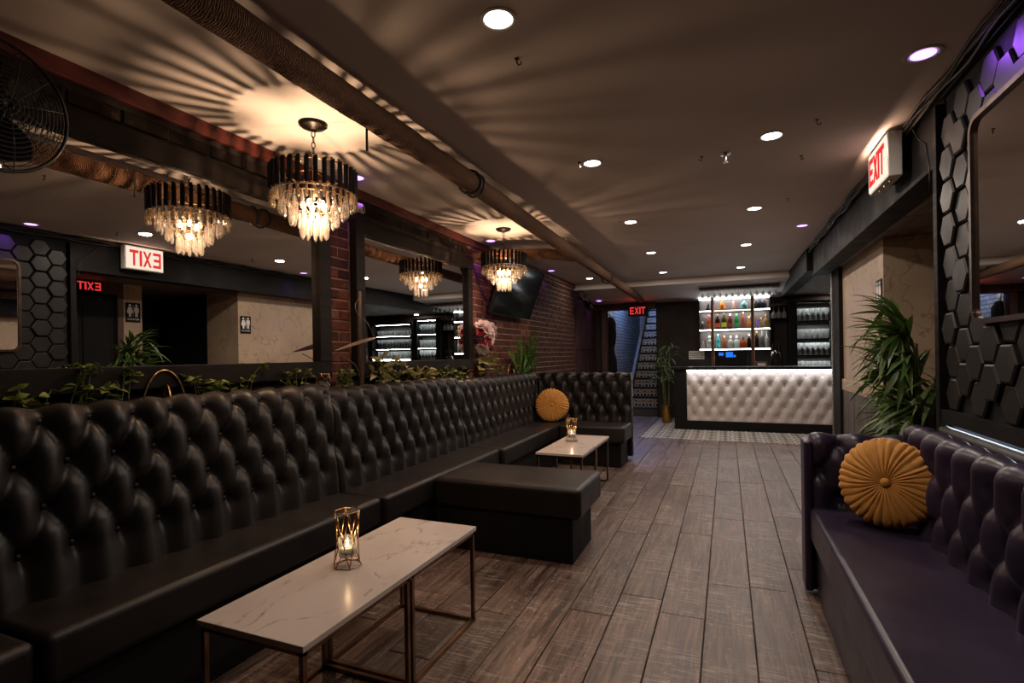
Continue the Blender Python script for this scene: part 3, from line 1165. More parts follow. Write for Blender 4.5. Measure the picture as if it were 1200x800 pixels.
def lantern(label, x, y, z, a0=0.3, h=0.218, lit=True):
    r = thing('candle_lantern', label, 'lantern', (x, y, z), 'brass wire candle lanterns')
    rt, rm, rb, zm = 0.050, 0.040, 0.056, 0.098
    cage = MB()

    def hexp(rad, zz, off):
        return [V((rad * math.cos(off + PI / 3 * i), rad * math.sin(off + PI / 3 * i), zz)) for i in range(6)]
    T, Mi, Bo = hexp(rt, h - .003, a0), hexp(rm, zm, a0 + PI / 6), hexp(rb, .003, a0)
    T2 = T
    cage.tube(T, 0.0026, 6, True)
    cage.tube(Bo, 0.0026, 6, True)
    for i in range(6):
        cage.tube([T[i], Mi[i]], 0.0024, 6)
        cage.tube([T[(i + 1) % 6], Mi[i]], 0.0024, 6)
        cage.tube([Mi[i], Bo[i if i % 2 else (i + 1) % 6]], 0.0024, 6)
    cage.v = [(p[0] + x, p[1] + y, p[2] + z) for p in cage.v]
    cage.build('wire_cage', M_GOLD, r, smooth=True)
    cup = MB().lathe([(0.028, .042), (0.033, .044), (.036, .11), (.034, .11), (.031, .048), (0, .047)], 20, TR(x, y, z))
    cup.build('glass_cup', G_CLEAR, r, smooth=40)
    tr = MB().ring(0.030, 0.002, 20, 6, TR(x, y, z + .041))
    for i in range(3):
        a = a0 + 2 * PI * i / 3
        tr.tube([(x + .030 * math.cos(a), y + .030 * math.sin(a), z + .041), (x + rb * math.cos(a), y + rb * math.sin(a), z + .004)], 0.002, 5)
    tr.build('cup_holder', M_GOLD, r, smooth=True)
    if lit:
        cd = MB().lathe([(0.0, .049), (0.026, .049), (.026, .072), (0, .072)], 16, TR(x, y, z), cap=False)
        c = cd.build('candle', M_WHITEPL, r, smooth=40)
        fm = MB().lathe([(0.0005, .076), (0.0045, .082), (.0045, .088), (.002, .099), (0.0003, .106)], 10, TR(x, y, z))
        fm.build('flame', E_FLAME, r, smooth=True)
        add_light('candle_light', 'POINT', (x, y, z + .12), 0.35, (1, .62, .32), r, 0.008)
    return r


lantern('brass wire lantern with a lit candle on the front marble table', -1.396, 1.655, 0.45)
lantern('brass wire lantern with a lit candle on the rear marble table', -1.36, 4.748, 0.45, 0.5)
lantern('brass wire lantern on the planter ledge below the brick pier', -2.425, 2.66, 1.01, 0.1, 0.16, False)
lantern('brass wire lantern on the planter ledge beyond the flower bouquet', -2.425, 6.05, 1.0, 0.1, 0.15, False)

# ================================================================== CHANDELIERS
def make_chandelier(label):
    r = thing('chandelier', label, 'chandelier', (0, 0, 0), 'tiered crystal chandeliers with black bars')
    MB().lathe([(0.0, -.034), (.022, -.034), (.030, -.026), (.060, -.020), (.072, -.010), (.074, 0)], 28).build('canopy', M_STEEL, r, smooth=50)
    ch = MB()
    z = -.040
    for i in range(7):
        L, wd = 0.020, 0.009
        pts = []
        for k in range(14):
            a = 2 * PI * k / 14
            p = V((wd * math.cos(a), 0, (L - .009) * math.sin(a) + .006 * (1 if math.sin(a) > 0 else -1)))
            pts.append(RZ(PI / 2 * (i % 2) + .4) @ p + V((0, 0, z - .016)))
        ch.tube(pts, 0.0024, 6, True)
        z -= .0285
    ch.build('chain', M_STEEL, r, smooth=True)
    fr = MB()
    for (R, zz) in ((.205, -.25), (.205, -.375), (.160, -.39), (.112, -.44), (.062, -.49)):
        fr.ring(R, 0.0035, 40, 6, TR(0, 0, zz))
    for k in range(4):
        a = PI / 2 * k + .3
        c, s_ = math.cos(a), math.sin(a)
        fr.tube([(0, 0, -.24), (.205 * c, .205 * s_, -.25)], .0011, 6)
        fr.tube([(.205 * c, .205 * s_, -.375), (.16 * c, .16 * s_, -.39), (.112 * c, .112 * s_, -.44), (.062 * c, .062 * s_, -.49)], .0012, 6)
    fr.tube([(0, 0, -.235), (0, 0, -.40)], .006, 8)
    fr.build('frame', M_GOLD, r, smooth=True)
    # black bars with slanted tops
    q = .0105
    bar = MB().add([(-q, -.004, -.135), (q, -.004, -.135), (q, .008, -.135), (-q, .008, -.135), (0, -.010, -.135),
                    (-q, -.004, -.012), (q, -.004, 0), (q, .008, 0), (-q, .008, -.012), (0, -.010, -.006)],
                   [(0, 3, 2, 1, 4), (5, 9, 6, 7, 8), (0, 4, 9, 5), (4, 1, 6, 9), (1, 2, 7, 6), (2, 3, 8, 7), (3, 0, 5, 8)]).mesh('bar', M_BLACK)
    tip = MB().box(-.007, .007, 0, .007, -.002, .014).mesh('bar_tip', M_GOLD)
    NB = 32
    for k in range(NB):
        a = 2 * PI * k / NB
        Mx = RZ(a) @ TR(0, -.212, -.238) @ Matrix.Identity(4)
        b = inst('bar', bar, r, Mx)
        inst('bar_tip', tip, b, TR(0, .004, -.008))

    def crystal(L, rad):
        return MB().lathe([(0.0015, 0), (rad * .45, -.012), (rad * .8, -L * .45), (rad, -L * .72), (rad * .7, -L * .92), (0.0008, -L)], 6)
    tiers = ((.212, -.37, 32, .075, .011, G_AMBERC, 0.0), (.165, -.39, 26, .098, .012, G_CRYSTAL, .2), (.115, -.44, 19, .098, .012, G_CRYSTAL, .1), (.062, -.49, 11, .115, .012, G_CRYSTAL, 0))
    for (R, zz, n, L, rad, mt, ph) in tiers:
        me = crystal(L, rad).mesh('crystal_drop', mt)
        for k in range(n):
            a = 2 * PI * (k + ph) / n
            inst('crystal_drop', me, r, TR(R * math.cos(a), R * math.sin(a), zz + random.uniform(-.004, .004)) @ RZ(a) @ RX(random.uniform(-.04, .04)))
    bulb = MB().ball(0.013, 10, 8, None, 1.6).mesh('bulb', E_BULB, None, True)
    for k in range(5):
        a = 2 * PI * k / 5
        b = inst('bulb', bulb, r, TR(.055 * math.cos(a), .055 * math.sin(a), -.43))
        s_ = MB().lathe([(.009, .018), (.009, .05)], 8).build('bulb_socket', M_GOLD, b)
    return r


ch1 = make_chandelier('tiered crystal and black bar chandelier nearest the camera')
ch1.location = (-1.995, 2.147, CEIL)
ch2 = copy_tree(ch1)
ch2['label'] = 'tiered crystal and black bar chandelier farther down, in front of the television'
ch2.location = (-1.998, 4.681, CEIL)
for c in (ch1, ch2):
    add_light('chandelier_lamp', 'POINT', c.location + V((0, 0, -.495)), CH_W, (1.0, 0.62, 0.37), c, 0.018)

# ================================================================== CEILING LIGHTS
ring_me = MB().lathe([(.068, 0), (.068, -.004), (.058, -.006), (.052, -.003), (.050, 0)], 28, None, False).mesh('trim_ring', M_WHITEPL, None, 40)
lens_w = MB().lathe([(0.0, -.0025), (.051, -.0025)][::-1], 24, None, False).mesh('lens', E_WHITE)
lens_p = MB().lathe([(0.0, -.004), (.045, -.004)][::-1], 24, None, False).mesh('lens', E_PURPLE)


def downlight(label, x, y, z=CEIL, energy=None, purple=False, aim=None):
    r = thing('recessed_light', label, 'ceiling light', (x, y, z), 'violet recessed lights' if purple else 'white recessed lights')
    inst('trim_ring', ring_me, r, TR(0, 0, 0))
    inst('lens', lens_p if purple else lens_w, r, TR(0, 0, 0))
    if purple:
        d = V(aim).normalized()
        rot = d.to_track_quat('-Z', 'Y').to_euler()
        add_light('violet_lamp', 'SPOT', (x, y, z - .02), energy or PURPLE_W, (0.36, 0.10, 1.0), r, 0.03, rot, math.radians(85), .9)
    else:
        lo = add_light('white_lamp', 'AREA', (x, y, z - .012), energy or DOWN_W, (1.0, 0.83, 0.70), r, sx=.1, sy=.1)
        lo.data.shape = 'DISK'
    return r


rowL = [(-.757, 1.755), (-.787, 3.32), (-.819, 4.959), (-.845, 6.59), (-.889, 8.282)]
rowR = [(.262, 1.755), (.252, 3.331), (.235, 4.956), (.22, 6.6), (.202, 8.325)]
NTH = ['first', 'second', 'third', 'fourth', 'last']
for (rw, nm) in ((rowL, 'left'), (rowR, 'right')):
    for k, (x, y) in enumerate(rw):
        downlight('white round recessed light, %s from the camera in the %s row of the ceiling' % (NTH[k], nm), x, y, energy=DOWN_W * (.55 if k == 0 else .95))
downlight('white round recessed light above the far end of the brick wall', -2.054, 8.361, energy=5)
downlight('white round recessed light in the boarded soffit above the glass cabinet', 1.70, 10.35, 2.245, energy=6)
for (lb, x, y, z, aim, e) in (
        ('violet recessed light near the hexagon wall', .774, 2.675, CEIL, (.20, -.35, -.42), 1.3),
        ('violet recessed light beyond the large exit sign', .70, 5.838, CEIL, (.3, .0, -.40), .6),
        ('violet recessed light beside the nearest chandelier', -2.328, 2.909, CEIL, (-.3, .3, -1), .3),
        ('violet recessed light above the second wall mirror', -2.331, 5.108, CEIL, (-.35, -.1, -1), 1.6),
        ('violet recessed light beyond the television', -2.371, 7.322, CEIL, (-.3, .1, -1), .6),
        ('violet recessed light behind the ceiling beam near the staircase', -2.30, 10.1, 2.295, (-.3, -.2, -1), .45)):
    downlight(lb, x, y, z, purple=True, aim=aim, energy=PURPLE_W * e)

# ================================================================== PIPES
def wrapped_pipe(label, pts, rad, name='wrapped_pipe'):
    r = thing(name, label, 'pipe', pts[0])
    out, rr = [], []
    P = [V(p) for p in pts]
    for i in range(len(P) - 1):
        L = (P[i + 1] - P[i]).length
        n = int(L / 0.022)
        for k in range(n):
            out.append(P[i].lerp(P[i + 1], k / n))
    out.append(P[-1])
    for i, p in enumerate(out):
        rr.append(rad * (1 + 0.05 * noise.noise(V((p.x * 2, p.y * 2.2, 1))) + 0.035 * noise.noise(p * 14) + 0.03 * noise.noise(V((i * .37, p.y * 3, 7)))))
    MB().tube(out, rr, 18).build('jute_wrapping', M_JUTE, r, smooth=True)
    return r


mp = wrapped_pipe('long jute wrapped pipe running down the room under the ceiling', [(-1.50, -2.1, 2.41), (-1.52, 1.8, 2.395), (-1.52, 3.2, 2.39), (-1.52, 5.1, 2.36), (-1.52, 8.9, 2.32), (-1.52, 10.3, 2.30)], 0.062)
for (y, lean) in ((3.02, .35), (3.10, -.2), (7.2, .2)):
    m = MB().ring(.074, .008, 24, 6, TR(-1.52, y, 2.39 - (y - 3) * .018) @ RX(PI / 2 + lean * .4) @ RY(lean))
    m.build('cable_tie', M_CABLE, mp, smooth=True)
wrapped_pipe('shorter jute wrapped pipe branching from the wall to the main pipe', [(-2.46, 4.95, 2.30), (-2.05, 5.08, 2.325), (-1.75, 5.30, 2.34), (-1.545, 5.62, 2.345)], 0.056)

# ================================================================== SIGNS
GLY = {
    'E': [(0, 0, .2, 1), (.2, 0, .9, .18), (.2, .41, .8, .59), (.2, .82, .9, 1)],
    'I': [(.32, 0, .58, 1)],
    'T': [(0, .82, .95, 1), (.365, 0, .585, .82)],
}


def letters(word, Mx, w_, h_, d, gap=.15):
    """block letters; local x across, y up, z depth"""
    out = []
    x = 0
    for ch in word:
        m = MB()
        if ch == 'X':
            for sgn in (0, 1):
                a, b = (0.0, 0.22), (0.73, 0.95)
                q = [(a[0], 0), (a[1], 0), (b[1], 1), (b[0], 1)] if sgn == 0 else [(b[0], 0), (b[1], 0), (a[1], 1), (a[0], 1)]
                m.prism([(x + px * w_, py * h_) for px, py in q], 0, d + .0004 * sgn, Mx)
            adv = .95
        else:
            adv = .58 if ch == 'I' else .95
            o0 = .32 if ch == 'I' else 0
            if ch == 'I':
                adv = .26
            for (x0, y0, x1, y1) in GLY[ch]:
                m.box(x + (x0 - o0) * w_, x + (x1 - o0) * w_, y0 * h_, y1 * h_, 0, d, Mx)
        out.append((ch, m))
        x += (adv + gap) * w_
    return out, x - gap * w_


# large exit sign on the header: text runs towards the camera (-y)
r = thing('exit_sign', 'white backlit sign with red EXIT letters on the right header', 'sign', (.90, 3.70, 2.235))
B(.845, .915, 3.50, 3.905, 2.235, 2.485).build('housing', M_WHITEPL, r, bevel=0.006)
B(.913, .962, 3.56, 3.84, 2.27, 2.44).build('mounting_plate', M_BLACK, r)
B(.838, .845, 3.512, 3.893, 2.247, 2.473).build('lit_face', E_SIGN, r)
Mx = Matrix(((0, 0, -1, .838), (-1, 0, 0, 3.868), (0, 1, 0, 2.275), (0, 0, 0, 1)))
ls, wtot = letters('EXIT', Mx, .093, .165, .004, .13)
for chx, m in ls:
    m.build('letter', E_REDB, r)
lens = MB()
for k in range(3):
    lens.lathe([(.007, -.008), (.008, 0)], 10, TR(.875, 3.58 + k * .11, 2.235))
lens.build('lamp_stud', M_CHROME, r)
add_light('exit_glow', 'AREA', (.834, 3.70, 2.33), 13.0, (1, .60, .40), r, rot=(0, -PI / 2 - .25, 0), sx=.16, sy=.36)

# small far exit sign
r = thing('exit_sign', 'small glowing red EXIT sign hanging by the staircase opening', 'sign', (-1.59, 10.3, 2.0))
B(-1.77, -1.41, 10.28, 10.33, 1.985, 2.20).build('housing', M_BLACK, r, bevel=0.005)
B(-1.63, -1.55, 10.29, 10.32, 2.199, 2.26).build('bracket', M_BLACK, r)
Mx = Matrix(((1, 0, 0, -1.735), (0, 0, -1, 10.28), (0, 1, 0, 2.025), (0, 0, 0, 1)))
ls, wt = letters('EXIT', Mx, .083, .135, .004, .13)
for chx, m in ls:
    m.build('letter', E_REDB, r)
add_light('exit_red_glow', 'POINT', (-1.59, 10.15, 2.08), .5, (1, .08, .06), r, .06)

# red exit sign inside the alcove (seen in the big mirror)
r = thing('exit_sign', 'small red lit exit sign above the dark alcove door, seen in the large mirror', 'sign', (1.78, 3.6, 2.1))
B(1.74, 1.79, 3.50, 3.80, 2.06, 2.19).build('housing', M_BLACK, r, bevel=.004)
Mx = Matrix(((0, 0, -1, 1.74), (-1, 0, 0, 3.775), (0, 1, 0, 2.08), (0, 0, 0, 1)))
for chx, m in letters('EXIT', Mx, .068, .09, .004, .13)[0]:
    m.build('letter', E_REDB, r)


def text_mb(body, size, Mx, align='CENTER'):
    cu = bpy.data.curves.new('lettering', 'FONT')
    cu.body = body
    cu.size = size
    cu.align_x = align
    cu.extrude = 0.0006
    cu.resolution_u = 2
    o = bpy.data.objects.new('lettering', cu)
    C.objects.link(o)
    dg = bpy.context.evaluated_depsgraph_get()
    me = bpy.data.meshes.new_from_object(o.evaluated_get(dg))
    m = MB().add([tuple(v.co) for v in me.vertices], [tuple(p.vertices) for p in me.polygons], Mx)
    bpy.data.objects.remove(o)
    bpy.data.curves.remove(cu)
    bpy.data.meshes.remove(me)
    return m


def restroom(label, x, yc, z0, z1):
    """black plaque facing -x with two white figures"""
    r = thing('restroom_sign', label, 'sign', (x, yc, z0))
    hw = .085
    B(x - .008, x, yc - hw, yc + hw, z0, z1).build('plaque', M_BLACK, r, bevel=.003)
    Mx = Matrix(((0, 0, -1, x - .008), (-1, 0, 0, yc), (0, 1, 0, z0), (0, 0, 0, 1)))
    H = z1 - z0
    for k, sx in enumerate((-.038, .038)):
        m = MB()
        m.lathe([(.0145, 0), (.0145, .0015)], 14, Mx @ TR(sx, H * .86, 0))
        if k == 0:
            poly = [(-.024, .77), (.024, .77), (.032, .52), (.024, .51), (.018, .66), (.016, .28), (.003, .28), (0, .5), (-.003, .28), (-.016, .28), (-.018, .66), (-.024, .51), (-.032, .52)]
        else:
            poly = [(-.018, .77), (.018, .77), (.036, .53), (.028, .50), (.014, .66), (.030, .44), (.013, .44), (.012, .28), (-.012, .28), (-.013, .44), (-.030, .44), (-.014, .66), (-.028, .50), (-.036, .53)]
        m.prism([(sx + a, b * H) for a, b in poly], 0, .0015, Mx)
        m.build('figure', M_WHITEPL, r)
    m = MB().box(-.0015, .0015, .28 * H, .9 * H, 0, .0015, Mx)
    m.build('divider', M_WHITEPL, r)
    text_mb('RESTROOM', .026, Mx @ TR(0, .12 * H, .0008)).build('lettering', M_WHITEPL, r)
    return r


restroom('black restroom plaque on the beige wallpaper wall behind the palm', 1.2, 5.265, 1.62, 1.86)
restroom('black restroom plaque on the narrow wallpaper strip inside the alcove, seen in the mirror', 1.8, 4.16, 1.74, 1.98)

# ================================================================== TELEVISION, FAN, CAMERAS
tv = thing('television', 'large black television tilted down on the brick wall behind the second chandelier', 'television', (-2.45, 5.8, 1.9))
bz = V((-2.385, 0, 1.725))
tz = V((-2.165, 0, 2.315))
upv = (tz - bz).normalized()
nv = V((upv.z, 0, -upv.x))
Hh = (tz - bz).length
Mx = frame((bz.x, 5.78, bz.z), (0, -1, 0), upv, nv * -1)
Mx = Matrix(((0, upv.x, nv.x, bz.x), (1, upv.y, nv.y, 5.80), (0, upv.z, nv.z, bz.z), (0, 0, 0, 1)))
MB().box(-.61, .61, 0, Hh, -.045, -.004, Mx).build('back_case', M_BLACKM, tv, bevel=.008)
MB().box(-.60, .60, .012, Hh - .01, -.004, .0015, Mx).build('screen', M_SCREEN, tv)
bzm = MB()
for a in ((-.61, .61, 0, .012), (-.61, .61, Hh - .010, Hh), (-.61, -.60, .012, Hh - .01), (.60, .61, .012, Hh - .01)):
    bzm.box(a[0], a[1], a[2], a[3], -.004, .004, Mx)
bzm.build('bezel', M_BLACK, tv)
m = MB().tube([(-2.465, 5.8, 2.0), (-2.36, 5.8, 2.02)], .02, 8)
m.box(-2.47, -2.455, 5.68, 5.92, 1.86, 2.16)
m.build('wall_bracket', M_STEEL, tv)

fan = thing('wall_fan', 'black wire caged fan mounted above the large mirror at the left edge', 'fan', (-2.44, .94, 2.25))
fc = V((-2.20, .945, 2.115))
fn = V((1, .10, -.12)).normalized()
fx = fn.orthogonal().normalized()
FM = frame(fc, fx, fn.cross(fx), fn)
cg = MB()
for k in range(14):
    f = (k + 1) / 14
    cg.ring(.205 * f, .0016, 44, 5, FM @ TR(0, 0, .055 * math.cos(f * PI / 2) ** .8))
    cg.ring(.205 * f, .0016, 44, 5, FM @ TR(0, 0, -.09 * math.cos(f * PI / 2) ** .5))
cg.build('wire_rings', M_STEEL, fan, smooth=True)
sp_ = MB()
for k in range(12):
    a = 2 * PI * k / 12
    for sg, dp, pw_ in ((1, .055, .8), (-1, .09, .5)):
        sp_.tube([tuple(FM @ V((.205 * f * math.cos(a), .205 * f * math.sin(a), sg * dp * max(0, math.cos(f * PI / 2)) ** pw_))) for f in (0.02, .2, .4, .6, .8, .92, 1)], .0018, 5)
sp_.build('spokes', M_STEEL, fan, smooth=True)
MB().ring(.207, .006, 48, 8, FM).build('rim', M_STEEL, fan, smooth=True)
MB().lathe([(0, .045), (.03, .045), (.035, .03), (.035, -.04), (0, -.04)][::-1], 20, FM).build('hub', M_BLACKM, fan, smooth=40)
for k in range(3):
    m = MB()
    P = []
    for i in range(7):
        f = .03 + .145 * i / 6
        wv_ = .35 + .22 * math.sin(i / 6 * PI)
        P.append([tuple(FM @ RZ(2 * PI * k / 3) @ V((f * math.cos(q), f * math.sin(q), .022 * (q / .5) - .01))) for q in (-wv_, -wv_ / 2, 0, wv_ / 2, wv_)])
    m.grid(P).build('blade', M_BLACKM, fan, smooth=True)
MB().lathe([(0, -.04), (.05, -.045), (.055, -.12), (.03, -.15), (0, -.15)][::-1], 20, FM).build('motor_housing', M_BLACKM, fan, smooth=40)
m = MB().tube([tuple(FM @ V((0, 0, -.13))), (-2.42, .93, 2.20), (-2.47, .93, 2.26)], .016, 8)
m.box(-2.49, -2.46, .89, .97, 2.2, 2.34)
m.build('wall_bracket', M_BLACKM, fan, smooth=40)

sc = thing('security_camera', 'small bullet security camera above the second wall mirror', 'camera', (-2.44, 2.98, 2.36))
MB().lathe([(0, 0), (.03, 0), (.034, .01), (.034, .08), (.026, .095), (0, .09)], 16, frame((-2.40, 3.0, 2.33), (0, 0, 1), (-.3, .95, 0), (.85, -.35, -.35))).build('camera_body', M_WHITEPL, sc, smooth=40)
MB().lathe([(0, 0), (.022, 0), (.02, .004), (0, .004)], 14, frame((-2.322, 2.967, 2.297), (0, 0, 1), (-.3, .95, 0), (.85, -.35, -.35))).build('lens', M_SCREEN, sc)
MB().tube([(-2.475, 3.0, 2.37), (-2.44, 3.0, 2.37), (-2.39, 3.0, 2.34)], .012, 8).lathe([(.03, 0), (.03, .012)], 14, frame((-2.488, 3.0, 2.37), (0, 1, 0), (0, 0, 1), (1, 0, 0))).build('wall_mount', M_WHITEPL, sc, smooth=40)

dj = thing('stage_light', 'black stage light on a bracket at the far end of the brick wall', 'stage light', (-2.47, 8.8, 2.25))
MB().tube([(-2.49, 8.8, 2.34), (-2.30, 8.8, 2.34), (-2.22, 8.8, 2.30)], .018, 8).build('bracket', M_BLACKM, dj)
hM = frame((-2.22, 8.74, 2.17), (0, 1, 0), (-.4, 0, .9), (.75, -.5, -.45))
MB().lathe([(0, -.14), (.06, -.14), (.085, -.08), (.085, .10), (.095, .14), (.075, .14), (.07, .09), (0, .09)], 20, hM).build('lamp_head', M_BLACK, dj, smooth=40)
MB().lathe([(0, .10), (.07, .10)][::-1], 20, hM).build('lens', M_CHROME, dj)
m = MB()
for sg in (-1, 1):
    m.tube([(-2.22, 8.8, 2.31), tuple(hM @ V((sg * .11, .05, -.06))), tuple(hM @ V((sg * .09, 0, 0)))], .012, 6)
m.build('yoke', M_BLACKM, dj)
dj2 = thing('stage_light', 'second stage light hanging lower beside the maroon wall panels', 'stage light', (-2.47, 9.2, 2.2))
hM2 = frame((-2.30, 9.2, 2.10), (0, 1, 0), (-.4, 0, .9), (.65, -.65, -.4))
MB().lathe([(0, -.10), (.05, -.10), (.065, -.05), (.065, .08), (.075, .11), (.06, .11), (0, .07)], 18, hM2).build('lamp_head', M_STEEL, dj2, smooth=40)
MB().tube([(-2.49, 9.25, 2.28), (-2.35, 9.22, 2.26), tuple(hM2 @ V((0, .05, -.05)))], .014, 8).build('bracket', M_BLACKM, dj2)

# ceiling hooks and the sprinkler
hk = MB().tube([(0, 0, 0), (0, 0, -.018), (.006, 0, -.028), (.016, 0, -.028), (.020, 0, -.018)], .0028, 6)
hk.lathe([(.010, -.003), (.010, 0)], 10)
hk_me = hk.mesh('ceiling_hook', M_STEEL, None, 40)
for k, (u, lb) in enumerate((((-.79, 2.02), 'just beyond the first white light of the left row'), ((-.86, 3.27), 'beside the second white light of the left row'),
                             ((-.88, 4.8), 'beside the third white light of the left row'), ((-.13, 3.5), 'left of the sprinkler'),
                             ((.45, 3.75), 'right of the sprinkler'), ((.46, 3.2), 'nearest the exit sign'), ((.47, 4.75), 'nearest the violet light by the exit sign'), ((-.04, 1.85), 'alone near the top of the picture'))):
    o = inst('ceiling_hook', hk_me, None, TR(u[0], u[1], CEIL) @ RZ(k * 1.3))
    tag(o, 'small metal ceiling hook ' + lb, 'hook', 'ceiling hooks')
spk = thing('sprinkler_head', 'small chrome fire sprinkler in the ceiling between the light rows', 'sprinkler', (.007, 3.512, CEIL))
MB().lathe([(.035, 0), (.033, -.006), (.012, -.010)][::-1], 18, TR(.007, 3.512, CEIL)).build('escutcheon', M_CHROME, spk, smooth=40)
MB().lathe([(0, -.055), (.016, -.055), (.016, -.051), (.006, -.048), (.009, -.035), (.011, -.008)], 14, TR(.007, 3.512, CEIL)).build('nozzle', M_CHROME, spk, smooth=40)
hw_ = MB().tube([(-1.60, 2.08, 2.40), (-1.605, 2.085, 2.33), (-1.60, 2.08, 2.27)], .006, 6)
tag(hw_.build('pendant_wire', M_CABLE, None, smooth=True), 'short black cord end dangling beside the nearest chandelier', 'wire')

# cable bundle along the top of the right wall
for k, (dx, dz) in enumerate(((0, 0), (-.016, .012), (.002, -.022))):
    pts = []
    for i in range(60):
        y = 1.2 + i * .1
        pts.append((.925 + dx + .008 * math.sin(i * .8 + k), y, 2.472 + dz + .007 * math.sin(i * 1.3 + 2 * k)))
    tag(MB().tube(pts, .0075, 6).build('cable', M_CABLE, None, smooth=True), ('topmost black cable', 'outermost black cable', 'lowest black cable')[(1, 0, 2).index(k)] + ' running along the top of the hexagon wall and header', 'cable', 'cables along the right ceiling edge')
pts = [(.94, 3.32, 2.46), (.90, 3.28, 2.40), (.905, 3.22, 2.33), (.915, 3.14, 2.27), (.92, 3.115, 2.12), (.918, 3.11, 2.02)]
tag(MB().tube(pts, .003, 6).build('loose_wire', M_STEEL, None, smooth=True), 'loose thin grey wire dangling beside the large exit sign', 'wire')
pts = [(-2.478, 4.93, 2.27), (-2.478, 4.97, 2.24), (-2.478, 5.15, 1.98), (-2.478, 5.45, 1.80), (-2.47, 5.62, 1.93)]
tag(MB().tube(pts, .007, 6).build('power_cable', M_CABLE, None, smooth=True), 'black cable sagging down the bricks to the television', 'cable')

# ================================================================== BAR
bar = thing('bar_counter', 'black bar counter with white tufted front lit from under its top', 'bar', (.7, 9.4, 0))
B(-.86, 2.40, 9.03, 9.62, .985, 1.027).build('countertop', M_BLACK, bar, bevel=.005)
body = MB()
body.box(-.82, 2.36, 9.13, 9.58, .145, .985)
body.box(-.82, -.625, 9.062, 9.13, .145, .985)
body.box(-.82, 2.36, 9.062, 9.13, .972, .985)
body.build('body', M_BLACK, bar)
B(-.82, 2.36, 9.062, 9.58, 0, .145).build('kick_board', M_BLACK, bar, bevel=.004)
m, btn = tufted((-.622, 9.088, .148), (1, 0, 0), (0, -1, 0), 2.9, .148, .962, .05, 0, .204, .085, .165, 5, .115, .012, .0105, True, .030, 1.9, .040, .012, .0, .26)
m.build('tufted_front', M_WHITEV, bar, smooth=True)
put_buttons(btn, BTN_W, bar, (0, -1, 0))
B(-.62, 2.2, 9.040, 9.052, .968, .978).build('light_strip', E_LED, bar)

add_light('bar_front_light', 'AREA', (.79, 9.046, .964), 2.6, (.95, .97, 1), bar, rot=(.25, 0, 0), sx=2.8, sy=.012)

# ---- back counter
bc = thing('back_counter', 'black back counter below the bottle shelves', 'counter', (.6, 10.4, 0))
B(-.50, 2.95, 10.12, 10.595, .93, .965).build('worktop', M_BLACK, bc, bevel=.004)
B(-.48, 2.95, 10.16, 10.595, 0, .93).build('base', M_BLACKM, bc)

# ---- bottle shelves
bs = thing('bottle_shelf_unit', 'lit bottle shelves with brown uprights on the back wall of the bar', 'shelves', (.12, 10.5, .965))
B(-.475, .72, 10.57, 10.598, 1.30, 2.25).build('back_panel', pm('grey shelf back', srgb(92, 84, 84), srgb(80, 72, 74), 3, .35), bs)
for x in (-.245, .43):
    B(x - .022, x + .022, 10.34, 10.39, .966, 2.275).build('upright', M_BROWN, bs, bevel=.003)
    B(x + .022, x + .034, 10.345, 10.385, 1.0, 2.27).build('brass_edge', M_GOLD, bs)
B(-.482, -.470, 10.34, 10.57, 1.30, 2.25).build('side_panel', M_BLACK, bs)
B(.716, .728, 10.34, 10.57, 1.30, 2.25).build('side_panel', M_BLACK, bs)
SHZ = (2.035, 1.685, 1.325)
for z in SHZ:
    B(-.47, .716, 10.36, 10.57, z - .018, z).build('shelf', M_TRIMW, bs)
    add_light('shelf_light', 'AREA', (.12, 10.40, min(z + .30, 2.245)), 4.0, (1, .95, .88), bs, rot=(.35, 0, 0), sx=1.1, sy=.03)
    for (a, b_) in ((-.468, -.27), (-.21, .40), (.47, .714)):
        B(a, b_, 10.352, 10.360, z - .020, z - .002).build('light_strip', E_LED if a != -.21 or z < 2 else E_LEDW, bs)
for (a, b_) in ((-.468, -.27), (-.21, .40), (.47, .714)):
    B(a, b_, 10.355, 10.385, 2.235, 2.262).build('light_strip', E_LED, bs)

BOT = {
    'round': [(0, 0), (.036, .002), (.038, .01), (.038, .16), (.034, .185), (.015, .215), (.0135, .26)],
    'squat': [(0, 0), (.050, .002), (.054, .012), (.054, .11), (.046, .145), (.016, .17), (.0145, .21)],
    'bell': [(0, 0), (.052, .002), (.053, .01), (.043, .08), (.030, .13), (.014, .16), (.0125, .19)],
    'tall': [(0, 0), (.032, .002), (.034, .01), (.034, .19), (.026, .22), (.013, .25), (.012, .30)],
    'dome': [(0, 0), (.060, .002), (.062, .012), (.060, .09), (.045, .13), (.016, .15), (.014, .185)],
    'cone': [(0, 0), (.060, .002), (.060, .01), (.035, .09), (.010, .165), (.004, .175)],
}
bmats = {}


def bottle_mat(col, rough=.08):
    if col not in bmats:
        bmats[col] = glassy('bottle glass %d %d %d' % col, srgb(*col), rough, .30, 1.3, .45)
    return bmats[col]


